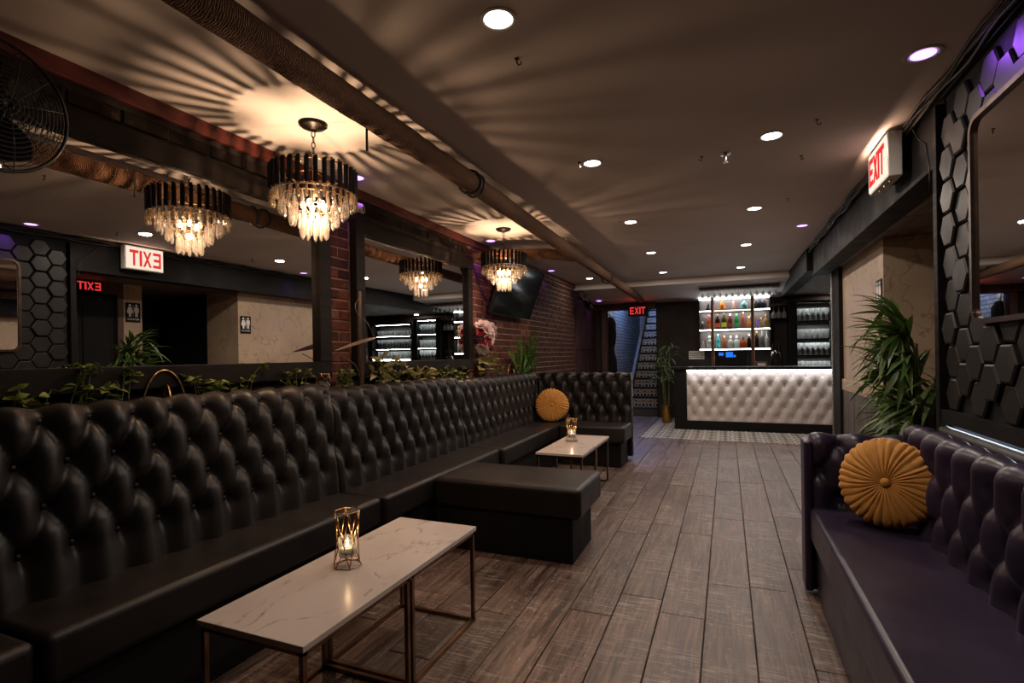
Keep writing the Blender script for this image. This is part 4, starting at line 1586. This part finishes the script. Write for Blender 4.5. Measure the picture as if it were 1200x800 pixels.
def bottle(label, x, z, shape, col, cap, lab=None, sc=1.0, y=10.44):
    r = thing('bottle', label, 'bottle', (x, y, z), 'bottles on the bar shelves')
    pr = [(a * sc, b * sc) for a, b in BOT[shape]]
    n = 4 if shape == 'cone' else 14
    MB().lathe(pr, n, TR(x, y, z) @ (RZ(PI / 4) if n == 4 else RZ(0))).build('glass_body', bottle_mat(col), r, smooth=40)
    top = pr[-1][1]
    if cap:
        MB().lathe([(pr[-1][0] * 1.25, top - .012), (pr[-1][0] * 1.3, top + .025), (pr[-1][0] * 1.0, top + .03)], 12, TR(x, y, z)).build('cap', pm('cap %d %d %d' % cap, srgb(*cap), None, 6, .4), r, smooth=40)
    if lab:
        rr = max(a for a, b in pr) + .0012
        MB().lathe([(rr, top * .15), (rr, top * .45)], 14, TR(x, y, z), False).build('paper_label', pm('label %d %d %d' % lab, srgb(*lab), None, 30, .7), r, smooth=40)


AMB, CLR, GRN, TUR, DRK = (222, 140, 50), (228, 236, 232), (40, 170, 70), (110, 220, 225), (70, 36, 22)
z1, z2, z3 = SHZ
bottle('amber bottle with dark stopper, left on the top middle shelf', -.07, z1, 'bell', (240, 170, 70), (40, 30, 26), (200, 110, 40), 1.05)
bottle('pinkish triangular bottle in the middle of the top shelf', .12, z1, 'cone', (232, 200, 186), None, None, 1.05)
bottle('pale blue domed bottle on the top middle shelf', .30, z1, 'dome', (170, 226, 226), (40, 44, 44), (90, 130, 130), 1.0)
bottle('copper coloured bottle with tall red cap on the left middle shelf', -.305, z2, 'round', (226, 120, 80), (170, 20, 40), (190, 90, 50), .95)
bottle('dark bottle with orange band, first on the central middle shelf', -.155, z2, 'round', DRK, (60, 50, 46), (214, 84, 40), 1.0)
bottle('dark olive bottle with yellow band on the central middle shelf', -.045, z2, 'round', (92, 84, 30), (60, 24, 24), (206, 196, 40), 1.08)
bottle('reddish brown bottle with silver cap on the central middle shelf', .06, z2, 'round', (150, 70, 46), (190, 186, 180), (130, 50, 44), 1.0)
bottle('bright green bottle on the central middle shelf', .17, z2, 'round', GRN, (36, 150, 60), (60, 150, 80), .95)
bottle('rose brown bottle with gold cap on the central middle shelf', .28, z2, 'tall', (206, 130, 110), (200, 160, 90), (150, 70, 66), .98)
bottle('golden bottle at the right end of the central middle shelf', .375, z2, 'bell', (240, 186, 110), (206, 160, 90), None, 1.05)
bottle('small round dark bottle at the far left of the middle shelf', -.415, z2, 'squat', (120, 106, 96), (210, 206, 200), None, .62)
bottle('gold bottle beside the violet box on the right middle shelf', .575, z2, 'bell', (226, 190, 120), (190, 150, 80), None, .9)
bottle('pale oval bottle at the right end of the middle shelf', .66, z2, 'dome', (210, 190, 150), (170, 130, 80), None, 1.2)
bottle('clear triangular bottle on the left bottom shelf', -.41, z3, 'cone', (235, 214, 206), None, None, .95)
bottle('clear bottle with chunky stopper on the left bottom shelf', -.30, z3, 'squat', CLR, (200, 200, 196), (190, 190, 180), 1.05)
bottle('turquoise bottle on the central bottom shelf', -.15, z3, 'round', TUR, (60, 190, 200), (80, 200, 214), .95)
bottle('small amber bottle beside the turquoise one', -.045, z3, 'round', AMB, (190, 130, 100), (140, 66, 26), .82)
bottle('wide clear bottle in the middle of the bottom shelf', .065, z3, 'squat', CLR, (190, 186, 180), (150, 146, 136), .98)
bottle('clear bottle with tall pale stopper on the bottom shelf', .165, z3, 'squat', CLR, (226, 220, 206), None, 1.0)
bottle('broad amber brown bottle on the bottom shelf', .275, z3, 'dome', (200, 96, 40), (56, 30, 20), None, 1.0)
bottle('dark brown bottle at the right end of the central bottom shelf', .375, z3, 'round', DRK, (150, 140, 130), None, .9)
bottle('tall dark bottle with gold collar on the right bottom shelf', .50, z3, 'tall', (60, 52, 44), (150, 120, 60), None, 1.0)
bottle('grey steel coloured bottle on the right bottom shelf', .585, z3, 'tall', (150, 146, 140), (120, 116, 112), None, 1.02)
bottle('clear slim bottle at the right end of the bottom shelf', .665, z3, 'tall', CLR, (60, 56, 54), None, .9)
vb = B(.50, .545, 10.41, 10.47, z2, z2 + .15).build('gift_box', pm('violet card', srgb(90, 60, 190), srgb(150, 120, 210), 20, .5))
tag(vb, 'small violet box on the right middle shelf', 'box')
fg = thing('figurine', 'small black animal figurine with raised ears on the top left shelf', 'figurine', (-.32, 10.44, z1))
MB().ball(.036, 12, 8, TR(-.32, 10.44, z1 + .035)).ball(.022, 10, 8, TR(-.31, 10.43, z1 + .10)).tube([(-.32, 10.44, z1 + .05), (-.312, 10.435, z1 + .09)], .018, 8).build('body', M_BLACKM, fg, smooth=True)
for dx in (-.016, .012):
    MB().tube([(-.31 + dx * .6, 10.43, z1 + .11), (-.31 + dx * 1.6, 10.43, z1 + .165)], [.008, .003], 6).build('ear', M_BLACKM, fg, smooth=True)
for k, (dx, h) in enumerate(((.50, .11), (.565, .16), (.63, .13))):
    bottle(('short smoky bottle, first on the right top shelf', 'taller smoky bottle in the middle of the right top shelf', 'smoky bottle at the right end of the top shelf')[k], dx, z1, 'squat', (70, 72, 78), (40, 40, 44), None, .75 + .1 * (k == 1))

# till monitor, notice, box
mo = thing('till_monitor', 'dark till monitor with blue screen windows below the bottles', 'monitor', (.06, 10.3, .965))
B(-.17, .33, 10.29, 10.32, 1.035, 1.30).build('screen_case', M_BLACK, mo, bevel=.006)
for (a, b_, c, d) in ((-.14, -.06, 1.20, 1.255), (-.02, .10, 1.17, 1.265), (.105, .145, 1.17, 1.21)):
    B(a, b_, 10.2865, 10.2895, c, d).build('lit_window', E_BLUE, mo)
B(.04, .12, 10.30, 10.36, .975, 1.05).build('stand', M_BLACKM, mo)
B(-.03, .19, 10.26, 10.40, .965, .977).build('foot', M_BLACKM, mo)
nt = thing('notice_plate', 'grey printed notice plate on the dark wall left of the bottle shelves', 'sign', (-.57, 10.59, 1.14))
B(-.68, -.40, 10.582, 10.598, 1.135, 1.295).build('plate', M_WHITEPL, nt, bevel=.003)
m = MB()
for rr in range(3):
    x = -.66
    while x < -.43:
        wd_ = random.uniform(.012, .035)
        m.box(x, x + wd_, 10.5805, 10.5825, 1.165 + rr * .04, 1.178 + rr * .04)
        x += wd_ + .01
m.build('print', M_BLACKM, nt)
bx = thing('napkin_box', 'pale box on the back counter right of the till', 'box', (.56, 10.3, .965))
B(.47, .66, 10.24, 10.38, .965, 1.085).build('body', M_PLASTER, bx, bevel=.004)
B(.50, .63, 10.236, 10.242, .985, 1.06).build('front', M_WHITEPL, bx)
tp = thing('draught_tower', 'chrome arched beer tap tower right of the bottle shelves', 'beer tap', (.80, 10.3, .965))
m = MB()
m.tube([(.74, 10.3, .965), (.74, 10.3, 1.20), (.76, 10.3, 1.25), (.80, 10.3, 1.27), (.85, 10.3, 1.25), (.87, 10.3, 1.20), (.87, 10.3, .965)], .026, 12)
m.build('arch', M_CHROME, tp, smooth=True)
for k in range(3):
    x = .755 + k * .05
    MB().tube([(x, 10.28, 1.25), (x, 10.22, 1.25), (x, 10.205, 1.21)], .009, 8).build('spout', M_CHROME, tp, smooth=True)
    MB().lathe([(.008, 0), (.014, .03), (.017, .12), (.010, .14)], 10, TR(x, 10.23, 1.26)).build('tap_handle', M_BLACK, tp, smooth=40)


# ---- glassware
def glass_mesh(kind):
    if kind == 'wine':
        pr = [(.0, 0), (.032, 0), (.033, .003), (.006, .008), (.004, .07), (.010, .085), (.032, .115), (.036, .145), (.030, .19), (.028, .19), (.034, .145), (.030, .117), (0, .092)]
    elif kind == 'tumbler':
        pr = [(0, 0), (.033, 0), (.035, .004), (.040, .10), (.0375, .10), (.033, .012), (0, .012)]
    else:
        pr = [(0, 0), (.028, 0), (.030, .004), (.034, .15), (.032, .15), (.028, .012), (0, .012)]
    return MB().lathe(pr, 12, None, False).mesh('glass', G_WARE, None, 50)


GW, GT, GH = glass_mesh('wine'), glass_mesh('tumbler'), glass_mesh('high')


ORD = 'first second third fourth fifth sixth seventh eighth ninth tenth eleventh twelfth thirteenth'.split()


def glass(name, me, x, y, z, label, group, flip=False, sc=1):
    o = inst(name, me, None, TR(x, y, z) @ (RX(PI) if flip else RX(0)) @ Matrix.Scale(sc, 4))
    return tag(o, label, 'glass', group)


def cabinet(nm, label, cat, x0, x1, z0, z1, shelves, yf=10.26, door=True):
    r = thing(nm, label, cat, ((x0 + x1) / 2, 10.45, z0))
    B(x0, x1, 10.56, 10.598, z0, z1).build('back_panel', M_PLASTER, r)
    for x in (x0, x1 - .03):
        B(x, x + .03, yf, 10.56, z0, z1).build('side_panel', M_BLACK, r)
    B(x0 + .03, x1 - .03, yf, 10.56, z1 - .04, z1).build('top_panel', M_BLACK, r)
    for z in shelves:
        B(x0 + .03, x1 - .03, yf + .02, 10.56, z - .02, z).build('shelf', M_BLACK, r)
    tops = [z1 - .045] + [z - .025 for z in shelves]
    for zt in tops:
        add_light('shelf_light', 'AREA', ((x0 + x1) / 2, yf + .06, zt), 3.2, (.93, .98, 1), r, rot=(-.15, 0, 0), sx=(x1 - x0) * .8, sy=.03)
    return r


cab = cabinet('glass_cabinet', 'black glass fronted cabinet of glasses at the right end of the bar', 'cabinet', 1.0, 1.72, .966, 2.13, (1.79, 1.475, 1.195))
for (x0, x1, z0, z1) in ((1.0, 1.13, .966, 2.13), (1.62, 1.72, .966, 2.13), (1.13, 1.62, 2.09, 2.13)):
    B(x0, x1, 10.235, 10.258, z0, z1).build('door_frame', M_BLACK, cab, bevel=.003)
for (z, me, nm, lb) in ((1.79, GW, 'wine_glass', 'wine glass on top shelf of black glass cabinet'), (1.475, GH, 'tall_glass', 'tall glass on middle shelf of black glass cabinet'), (1.195, GW, 'wine_glass', 'wine glass on lower shelf of black glass cabinet')):
    for row, yy in enumerate((10.33, 10.43)):
        for k in range(6):
            glass(nm, me, 1.165 + k * .082 + row * .035, yy, z + .0005, lb + ', %s from the left, %s row' % (ORD[k], ('front', 'back')[row]), lb.replace('wine glass', 'wine glasses').replace('tall glass', 'tall glasses'), sc=1.1)
for k in range(6):
    glass('tumbler', GT, 1.17 + k * .085, 10.36, .9655, 'tumbler on the bottom of the black glass cabinet, %s from the left' % ORD[k], 'tumblers on the cabinet bottom', sc=1.2)
gs = cabinet('glass_shelves', 'long lit glass shelves right of the cabinet, seen only in the second mirror', 'shelves', 1.76, 2.92, 1.18, 2.06, (1.77, 1.465, 1.225))
for (z, me, nm, lb, n) in ((1.77, GT, 'tumbler', 'tumbler on the top long shelf seen in the second mirror', 12), (1.465, GW, 'wine_glass', 'wine glass on the middle long shelf seen in the second mirror', 13), (1.225, GH, 'tall_glass', 'tall glass on the low long shelf seen in the second mirror', 12)):
    for k in range(n):
        glass(nm, me, 1.83 + k * (1.04 / n), 10.40, z + .0005, lb + ', %s from left' % ORD[k], lb.replace('tumbler', 'tumblers').replace('wine glass', 'wine glasses').replace('tall glass', 'tall glasses'), sc=1.1)

B(1.83, 2.87, 10.25, 10.262, 1.175, 1.215).build('light_strip', E_LED, gs)

# hanging racks
def rack(label, x0, x1, y0, y1, z, ztop, n, gl, rows=1, scl=1.0):
    r = thing('glass_rack', label, 'rack', ((x0 + x1) / 2, (y0 + y1) / 2, z))
    B(x0, x1, y0, y1, z, z + .03).build('board', M_BROWN, r, bevel=.003)
    st_ = (x1 - x0) / n
    for k in range(n + 1):
        MB().box(x0 + k * st_ - .004, x0 + k * st_ + .004, y0, y1, z - .014, z).build('rail', M_STEEL, r)
    for x in (x0 + .04, x1 - .04):
        MB().tube([(x, (y0 + y1) / 2, z + .028), (x, (y0 + y1) / 2, ztop)], .008, 8).build('hanger', M_STEEL, r)
    for q in range(rows):
        for k in range(n):
            yy = y0 + (q + .5) * (y1 - y0) / rows
            glass('wine_glass', GW, x0 + (k + .5) * st_, yy, z - .001, gl + ', %s from left%s' % (ORD[k], '' if rows == 1 else (', front row', ', back row')[q]), gl.replace('wine glass', 'wine glasses'), True, scl)
    return r


rack('brown rack of upside down wine glasses hanging above the middle of the bar', -.42, .80, 9.45, 9.65, 2.318, 2.36, 13, 'upside down wine glass hanging from the long rack above the bar', 1, .66)
rack('short rack of upside down wine glasses between bottle shelves and glass cabinet', .735, .985, 10.28, 10.50, 2.07, 2.24, 3, 'upside down wine glass hanging left of the glass cabinet', 2, 1.15)

# bits on the counter
o = B(.50, .56, 9.2, 9.3, 1.027, 1.033).build('coaster', pm('tan card', srgb(190, 130, 90), None, 8, .7))
tag(o, 'tan coaster on the bar top', 'coaster')
o = B(-.60, -.53, 9.12, 9.2, 1.027, 1.031).build('napkin', M_WHITEPL)
tag(o, 'folded white napkin on the left end of the bar top', 'napkin')

# ================================================================== PLANTS
def leaf_mesh(L, W, droop, mt, n=6, fold=.25):
    P = []
    for i in range(n + 1):
        f = i / n
        wdt = W * math.sin(PI * min(1, (f * .96 + .04)) ** .75) * .5
        if i == n:
            wdt = 0.0006
        z = -droop * L * f * f
        P.append([(L * f, -wdt, z + wdt * fold), (L * f, 0, z), (L * f, wdt, z + wdt * fold)])
    return MB().grid(P).mesh('leaf', mt, None, True)


def look(d, roll=0):
    """matrix whose x axis points along d, z as far up as possible"""
    x = V(d).normalized()
    up = V((0, 0, 1)) if abs(x.z) < .95 else V((0, 1, 0))
    yv = up.cross(x).normalized()
    return frame((0, 0, 0), x, yv, x.cross(yv)) @ RX(roll)


# big palm on the right
pal = thing('potted_palm', 'large potted palm with long green leaves between the purple sofa and alcove', 'plant', (1.02, 3.55, 0))
MB().lathe([(.11, 0), (.15, .30), (.155, .34), (.14, .34), (.13, .30)], 24, TR(1.02, 3.55, 0)).build('pot', M_BLACK, pal, smooth=40)
MB().lathe([(0, .30), (.135, .30)][::-1], 20, TR(1.02, 3.55, 0), False).build('soil', M_SOIL, pal)
PL = [leaf_mesh(.22, .034, .30, M_LEAF), leaf_mesh(.18, .030, .42, M_LEAF), leaf_mesh(.25, .037, .36, M_LEAF)]
rnd = random.Random(11)
nleaf = 0
for k in range(30):
    if k < 23:
        az = PI + rnd.uniform(-1.25, .95)
    else:
        az = rnd.uniform(-PI, PI)
    h0 = rnd.uniform(.80, 1.36)
    reach = rnd.uniform(.12, .30)
    rise = rnd.uniform(.0, .38)
    if math.sin(az) < -.3:
        reach *= .55
    b = V((1.02 + rnd.uniform(-.05, .03), 3.55 + rnd.uniform(-.05, .05), .31))
    top = V((b.x + .05 * math.cos(az), b.y + .05 * math.sin(az), h0))
    pts = [b, b.lerp(top, .5), top]
    for i in range(1, 8):
        f = i / 7
        pts.append(top + V((math.cos(az) * reach * f, math.sin(az) * reach * f, rise * math.sin(f * 1.9) - .10 * f * f)))
    if any(p.x > 1.16 for p in pts) and any(p.y > 5 for p in pts):
        continue
    MB().tube(pts, [.006, .006, .005] + [.0042 - .0004 * i for i in range(7)], 6).build('stem', M_STEM, pal, smooth=True)
    for i in range(3, len(pts)):
        tg = (pts[i] - pts[i - 1]).normalized()
        sd = tg.cross(V((0, 0, 1))).normalized()
        for sg in ((-1, 1) if i < len(pts) - 1 else (-1, 0, 1)):
            d = tg * rnd.uniform(.7, 1.0) + sd * sg * rnd.uniform(.4, .8) + V((-.25, 0, rnd.uniform(-.05, .38)))
            p = pts[i].lerp(pts[i - 1], rnd.random() * .6)
            tip = p + d.normalized() * .25
            if tip.y < 3.17 or (tip.x > .90 and tip.y < 3.16) or tip.x > 1.16 or tip.x < .67:
                continue
            inst('leaf', PL[rnd.randrange(3)], pal, TR(*(p - V((1.02, 3.55, 0)))) @ look(d, rnd.uniform(-.5, .5)))
            nleaf += 1

# bamboo in a gold pot at the bar end
bb = thing('potted_bamboo', 'tall potted bamboo in a shiny gold pot beside the end of the bar', 'plant', (-1.03, 9.85, 0))
MB().lathe([(.075, 0), (.082, .01), (.095, .30), (.10, .31), (.088, .31), (.082, .27)], 24, TR(-1.03, 9.85, 0)).build('pot', M_POT, bb, smooth=40)
MB().lathe([(0, .27), (.083, .27)][::-1], 18, TR(-1.03, 9.85, 0), False).build('soil', M_SOIL, bb)
BL = [leaf_mesh(.20, .026, .35, M_LEAF, 5), leaf_mesh(.16, .024, .5, M_LEAF, 5)]
for k, (dx, dy, h, lx) in enumerate(((-.035, 0, 1.30, -.06), (.035, .01, 1.38, .03), (0, .03, 1.20, -.10))):
    p0 = V((-1.03 + dx, 9.85 + dy, .27))
    p1 = V((-1.03 + dx + lx, 9.85 + dy, h))
    pts, rr = [], []
    for i in range(25):
        f = i / 24
        pts.append(p0.lerp(p1, f))
        rr.append(.011 * (1 - .4 * f) * (1.18 if i % 4 == 0 else 1))
    MB().tube(pts, rr, 8).build('cane', M_STEM, bb, smooth=True)
    for i in range(42):
        f = rnd.uniform(.42, 1.02)
        p = p0.lerp(p1, f)
        az = rnd.uniform(0, 2 * PI)
        off = rnd.uniform(.0, .20) * (1.1 - .4 * f)
        d = V((math.cos(az), math.sin(az), rnd.uniform(-.6, .7)))
        q = p + V((math.cos(az) * off, math.sin(az) * off, off * .35))
        if off > .05 and i % 3 == 0:
            MB().tube([p, q], .0025, 5).build('twig', M_STEM, bb)
        inst('leaf', BL[i % 2], bb, TR(*(q - V((-1.03, 9.85, 0)))) @ look(d, rnd.uniform(-.6, .6)))

# fern against the brick wall
fe = thing('fern', 'bright green fern on the ledge against the brick wall beyond the bouquet', 'plant', (-2.40, 6.17, 1.01))
FL = leaf_mesh(.11, .026, .35, M_FERN, 4)
for k in range(26):
    az = rnd.uniform(-1.6, 1.6)
    ln = rnd.uniform(.34, .58)
    up_ = rnd.uniform(.5, 1.6)
    b = V((-2.42, 6.17 + rnd.uniform(-.04, .04), 1.01))
    pts = []
    for i in range(9):
        f = i / 8
        pts.append(b + V((math.cos(az) * ln * .40 * f, math.sin(az) * ln * .9 * f, ln * up_ * (f - .33 * f * f))))
    MB().tube(pts, .0022, 5).build('frond_stem', M_STEM, fe)
    for i in range(2, 9):
        tg = (pts[i] - pts[i - 1]).normalized()
        sd = tg.cross(V((1, 0, .3))).normalized()
        for sg in (-1, 1):
            if nleaf > 10000:
                break
            inst('leaf', FL, fe, TR(*(pts[i] - V((-2.40, 6.17, 1.01)))) @ look(tg * .5 + sd * sg + V((.15, 0, -.1)), rnd.uniform(-.4, .4)) @ Matrix.Scale(1.2 - .08 * i, 4))

# trailing plants along the ledge
PO = [leaf_mesh(.042, .034, .35, M_POTHOS, 5, .15), leaf_mesh(.034, .027, .5, M_POTHOS, 5, .15)]
VA = [leaf_mesh(.10, .042, .4, M_VARI, 5), leaf_mesh(.085, .036, .2, M_VARI, 5)]


def clump(label, y0, y1, z, h, n, leaves, seed, wide=.05):
    rd = random.Random(seed)
    base = V((-2.425, (y0 + y1) / 2, z))
    r = thing('trailing_plant', label, 'plant', base, 'plants along the planter ledge')
    stems = max(3, n // 6)
    for s_ in range(stems):
        y = y0 + (y1 - y0) * (s_ + .5) / stems
        p = V((-2.43, y, z))
        dy = rd.uniform(-.09, .09)
        hh = h * rd.uniform(.55, 1.0)
        pts = [p + V((rd.uniform(0, wide) * f, dy * f + .012 * math.sin(5 * f + s_), hh * math.sin(f * 2.0) * 1.05)) for f in (0, .25, .5, .75, 1)]
        MB().tube(pts, .002, 5).build('stem', M_STEM, r)
        for i in range(n // stems):
            f = rd.uniform(.15, 1)
            k = min(int(f * 4), 3)
            q = pts[k].lerp(pts[k + 1], f * 4 - k)
            d = V((rd.uniform(-.1, .8), rd.uniform(-1, 1), rd.uniform(-.1, .9)))
            inst('leaf', leaves[i % 2], r, TR(*(q - base)) @ look(d, rd.uniform(-.9, .9)) @ Matrix.Scale(rd.uniform(.75, 1.15), 4))


clump('trailing green pothos on the ledge at the left edge of the picture', .90, 1.16, 1.01, 0.214, 54, PO, 1)
clump('trailing green pothos on the ledge left of the brass hoops', 1.22, 1.48, 1.01, 0.241, 64, PO, 2)
clump('bright trailing plant on the ledge just right of the brass hoops', 1.78, 1.92, 1.01, 0.207, 51, PO, 3)
clump('sparse dark trailing plant under the middle of the large mirror', 1.98, 2.12, 1.01, 0.221, 28, PO, 4)
clump('small trailing plant left of the ledge lantern', 2.32, 2.54, 1.01, 0.193, 32, PO, 5)
clump('bushy green plant below the brick pier', 2.76, 2.96, 1.01, 0.179, 54, PO, 6)
clump('cream edged leafy plant at the lower left corner of the second mirror', 3.20, 3.52, 1.005, 0.262, 64, VA, 7)
clump('low trailing plant under the middle of the second mirror', 3.62, 4.05, 1.0, 0.152, 54, VA, 8, .04)
clump('low trailing plant under the right half of the second mirror', 4.15, 4.72, 1.0, 0.166, 64, PO, 9, .04)
clump('cream leafed plant below the flower bouquet', 4.93, 5.22, .99, 0.304, 73, VA, 10)
clump('low trailing plant between the bouquet and the fern', 5.35, 5.68, .99, 0.166, 41, PO, 12)

# flower bouquet
bq = thing('flower_bouquet', 'bouquet of pale pink and crimson roses in a dark vase beside the second mirror', 'flowers', (-2.425, 5.04, 1.01))
MB().lathe([(.03, 0), (.042, .02), (.046, .10), (.030, .19), (.034, .22), (.026, .22), (.026, .18)], 18, TR(-2.425, 5.04, 1.01)).build('vase', M_BLACK, bq, smooth=40)


def rose_mesh(mt):
    m = MB()
    for ringk, (n, rr, tilt, sz) in enumerate(((3, .006, .25, .022), (5, .014, .6, .030), (6, .022, 1.0, .036))):
        for i in range(n):
            a = 2 * PI * i / n + ringk * .5
            P = []
            for u in range(4):
                row = []
                for v in range(4):
                    s_ = (v / 3 - .5) * sz * (1.0 - .25 * (u == 3))
                    f = u / 3
                    out = rr + sz * .75 * f * math.sin(tilt) + .006 * f * f - .35 * abs(s_) * (1 - tilt * .5)
                    row.append(tuple(RZ(a) @ V((out, s_, sz * .9 * f * math.cos(tilt) + .008))))
                P.append(row)
            m.grid(P)
    return m.mesh('rose', mt, None, True)


RW, RR = rose_mesh(M_PETALW), rose_mesh(M_PETALR)
BQL = leaf_mesh(.07, .035, .3, M_LEAF, 4)
for k in range(26):
    a, b_ = rnd.uniform(-1.4, 1.4), rnd.uniform(-.9, 1.2)
    d = V((math.cos(a) * .55 + .12, math.sin(a), b_)).normalized()
    p = V((-2.40, 5.05, 1.46)) + V((d.x * .085, d.y * .15, d.z * .17))
    p.x = max(p.x, -2.45)
    red = k in (3, 8, 13, 17, 22)
    zax = d
    xax = zax.orthogonal().normalized()
    inst('rose', RR if red else RW, bq, frame(p - V((-2.425, 5.04, 1.01)), xax, zax.cross(xax), zax) @ Matrix.Scale(rnd.uniform(.8, 1.15) * (1.0 if k % 4 else 1.3), 4), 'crimson rose' if red else 'pale pink rose')
    MB().tube([(-2.425, 5.04, 1.20), tuple(V((-2.42, 5.04, 1.3)).lerp(p, .5)), tuple(p)], .002, 5).build('flower_stem', M_STEM, bq)
for k in range(22):
    a = rnd.uniform(-1.5, 1.5)
    d = V((math.cos(a) * .6, math.sin(a), rnd.uniform(-.5, .6)))
    p = V((-2.43 + rnd.uniform(0, .04), 5.05 + rnd.uniform(-.07, .07), rnd.uniform(1.25, 1.55)))
    inst('leaf', BQL, bq, TR(*(p - V((-2.425, 5.04, 1.01)))) @ look(d, rnd.uniform(-.5, .5)))

# ================================================================== LEDGE ORNAMENTS
def hoops(label, y, z, R, H, n2=True):
    r = thing('brass_hoops', label, 'ornament', (-2.43, y, z), 'brass hoop ornaments')
    MB().tube([(-2.43, y + R * math.cos(PI * i / 20), z + H * math.sin(PI * i / 20)) for i in range(21)], .0055, 8).build('large_hoop', M_GOLD, r, smooth=True)
    MB().tube([(-2.425 + .045 * math.cos(PI * i / 20), y + .006 - .01 * math.cos(PI * i / 20), z + H * .68 * math.sin(PI * i / 20)) for i in range(21)], .006, 8).build('small_hoop', M_GOLD, r, smooth=True)


hoops('pair of crossing brass hoops on the ledge under the large mirror', 1.635, 1.008, .105, .215)
hoops('small pair of brass hoops on the ledge near the fern', 5.86, 1.0, .10, .16)

sc_ = thing('bronze_sculpture', 'thin bronze sculpture with upright mast and slanting blade in front of the brick pier', 'sculpture', (-2.36, 2.99, 1.01))
ms = MB()
for k in range(9):
    f = k / 8
    ms.v += [(-2.36, 2.962 + .018 * math.sin(f * 6) * (1 - f) - .016 * (1 - f * .5), 1.01 + .72 * f), (-2.352, 2.962 + .018 * math.sin(f * 6) * (1 - f) + .016 * (1 - f * .5), 1.01 + .72 * f), (-2.366, 2.962 + .018 * math.sin(f * 6) * (1 - f), 1.01 + .72 * f)]
for k in range(8):
    a = k * 3
    for i in range(3):
        j = (i + 1) % 3
        ms.f.append((a + i, a + j, a + 3 + j, a + 3 + i))
ms.build('mast', M_BRONZE, sc_)
bl_ = MB()
A, Bp = V((-2.30, 2.63, 1.312)), V((-2.30, 3.052, 1.405))
for k in range(9):
    f = k / 8
    p = A.lerp(Bp, f)
    wdt = .030 * math.sin(PI * (.08 + .84 * f) ** 1.3)
    bl_.v += [(p.x, p.y, p.z + wdt * .6), (p.x - .05 * math.sin(PI * f) - .004, p.y, p.z - wdt * .6), (p.x + .002, p.y, p.z - wdt * .2)]
for k in range(8):
    a = k * 3
    for i in range(3):
        j = (i + 1) % 3
        bl_.f.append((a + i, a + j, a + 3 + j, a + 3 + i))
bl_.build('blade', M_BRONZE, sc_)
arc = []
for i in range(17):
    f = i / 16
    arc.append((-2.335 + .03 * f, 2.955 - .085 * math.sin(PI * min(1, f * 1.6)) + .095 * max(0, f - .5) * 2, 1.70 - .295 * f))
MB().tube(arc, .0025, 6).build('upper_wire', M_BRONZE, sc_, smooth=True)
MB().tube([(-2.33, 2.68, 1.30), (-2.33, 2.78, 1.26), (-2.34, 2.88, 1.22), (-2.35, 2.93, 1.16), (-2.355, 2.955, 1.06), (-2.36, 2.96, 1.015)], .003, 6).build('lower_wire', M_BRONZE, sc_, smooth=True)
MB().lathe([(0, 0), (.045, 0), (.045, .008), (0, .008)], 18, TR(-2.36, 2.96, 1.002)).build('base', M_BRONZE, sc_)

# dark drape in the stair opening
dp = thing('hanging_drape', 'dark hanging drape tied in the middle at the left of the staircase opening', 'drape', (-2.24, 10.66, 0.6))
P = []
for i in range(15):
    f = i / 14
    z = 2.02 - 1.5 * f
    wdt = .10 - .045 * math.exp(-((f - .45) / .09) ** 2) + .02 * f - .05 * (f < .05)
    P.append([tuple((-2.225 + wdt * math.cos(a) * (1 + .12 * math.sin(a * 7)), 10.78 + wdt * .55 * math.sin(a) * (1 + .12 * math.sin(a * 7)), z)) for a in [2 * PI * k / 24 for k in range(25)]])
MB().grid(P).build('cloth', M_BLACKM, dp, smooth=True)
MB().ring(.062, .010, 18, 6, TR(-2.225, 10.78, 1.35) @ Matrix.Diagonal((1, .6, 1, 1))).build('tie', M_DARKWALL, dp, smooth=True)
MB().tube([(-2.23, 10.78, 2.0), (-2.23, 10.78, 2.14)], .018, 8).build('pale_hanger', M_WHITEPL, dp, smooth=True)
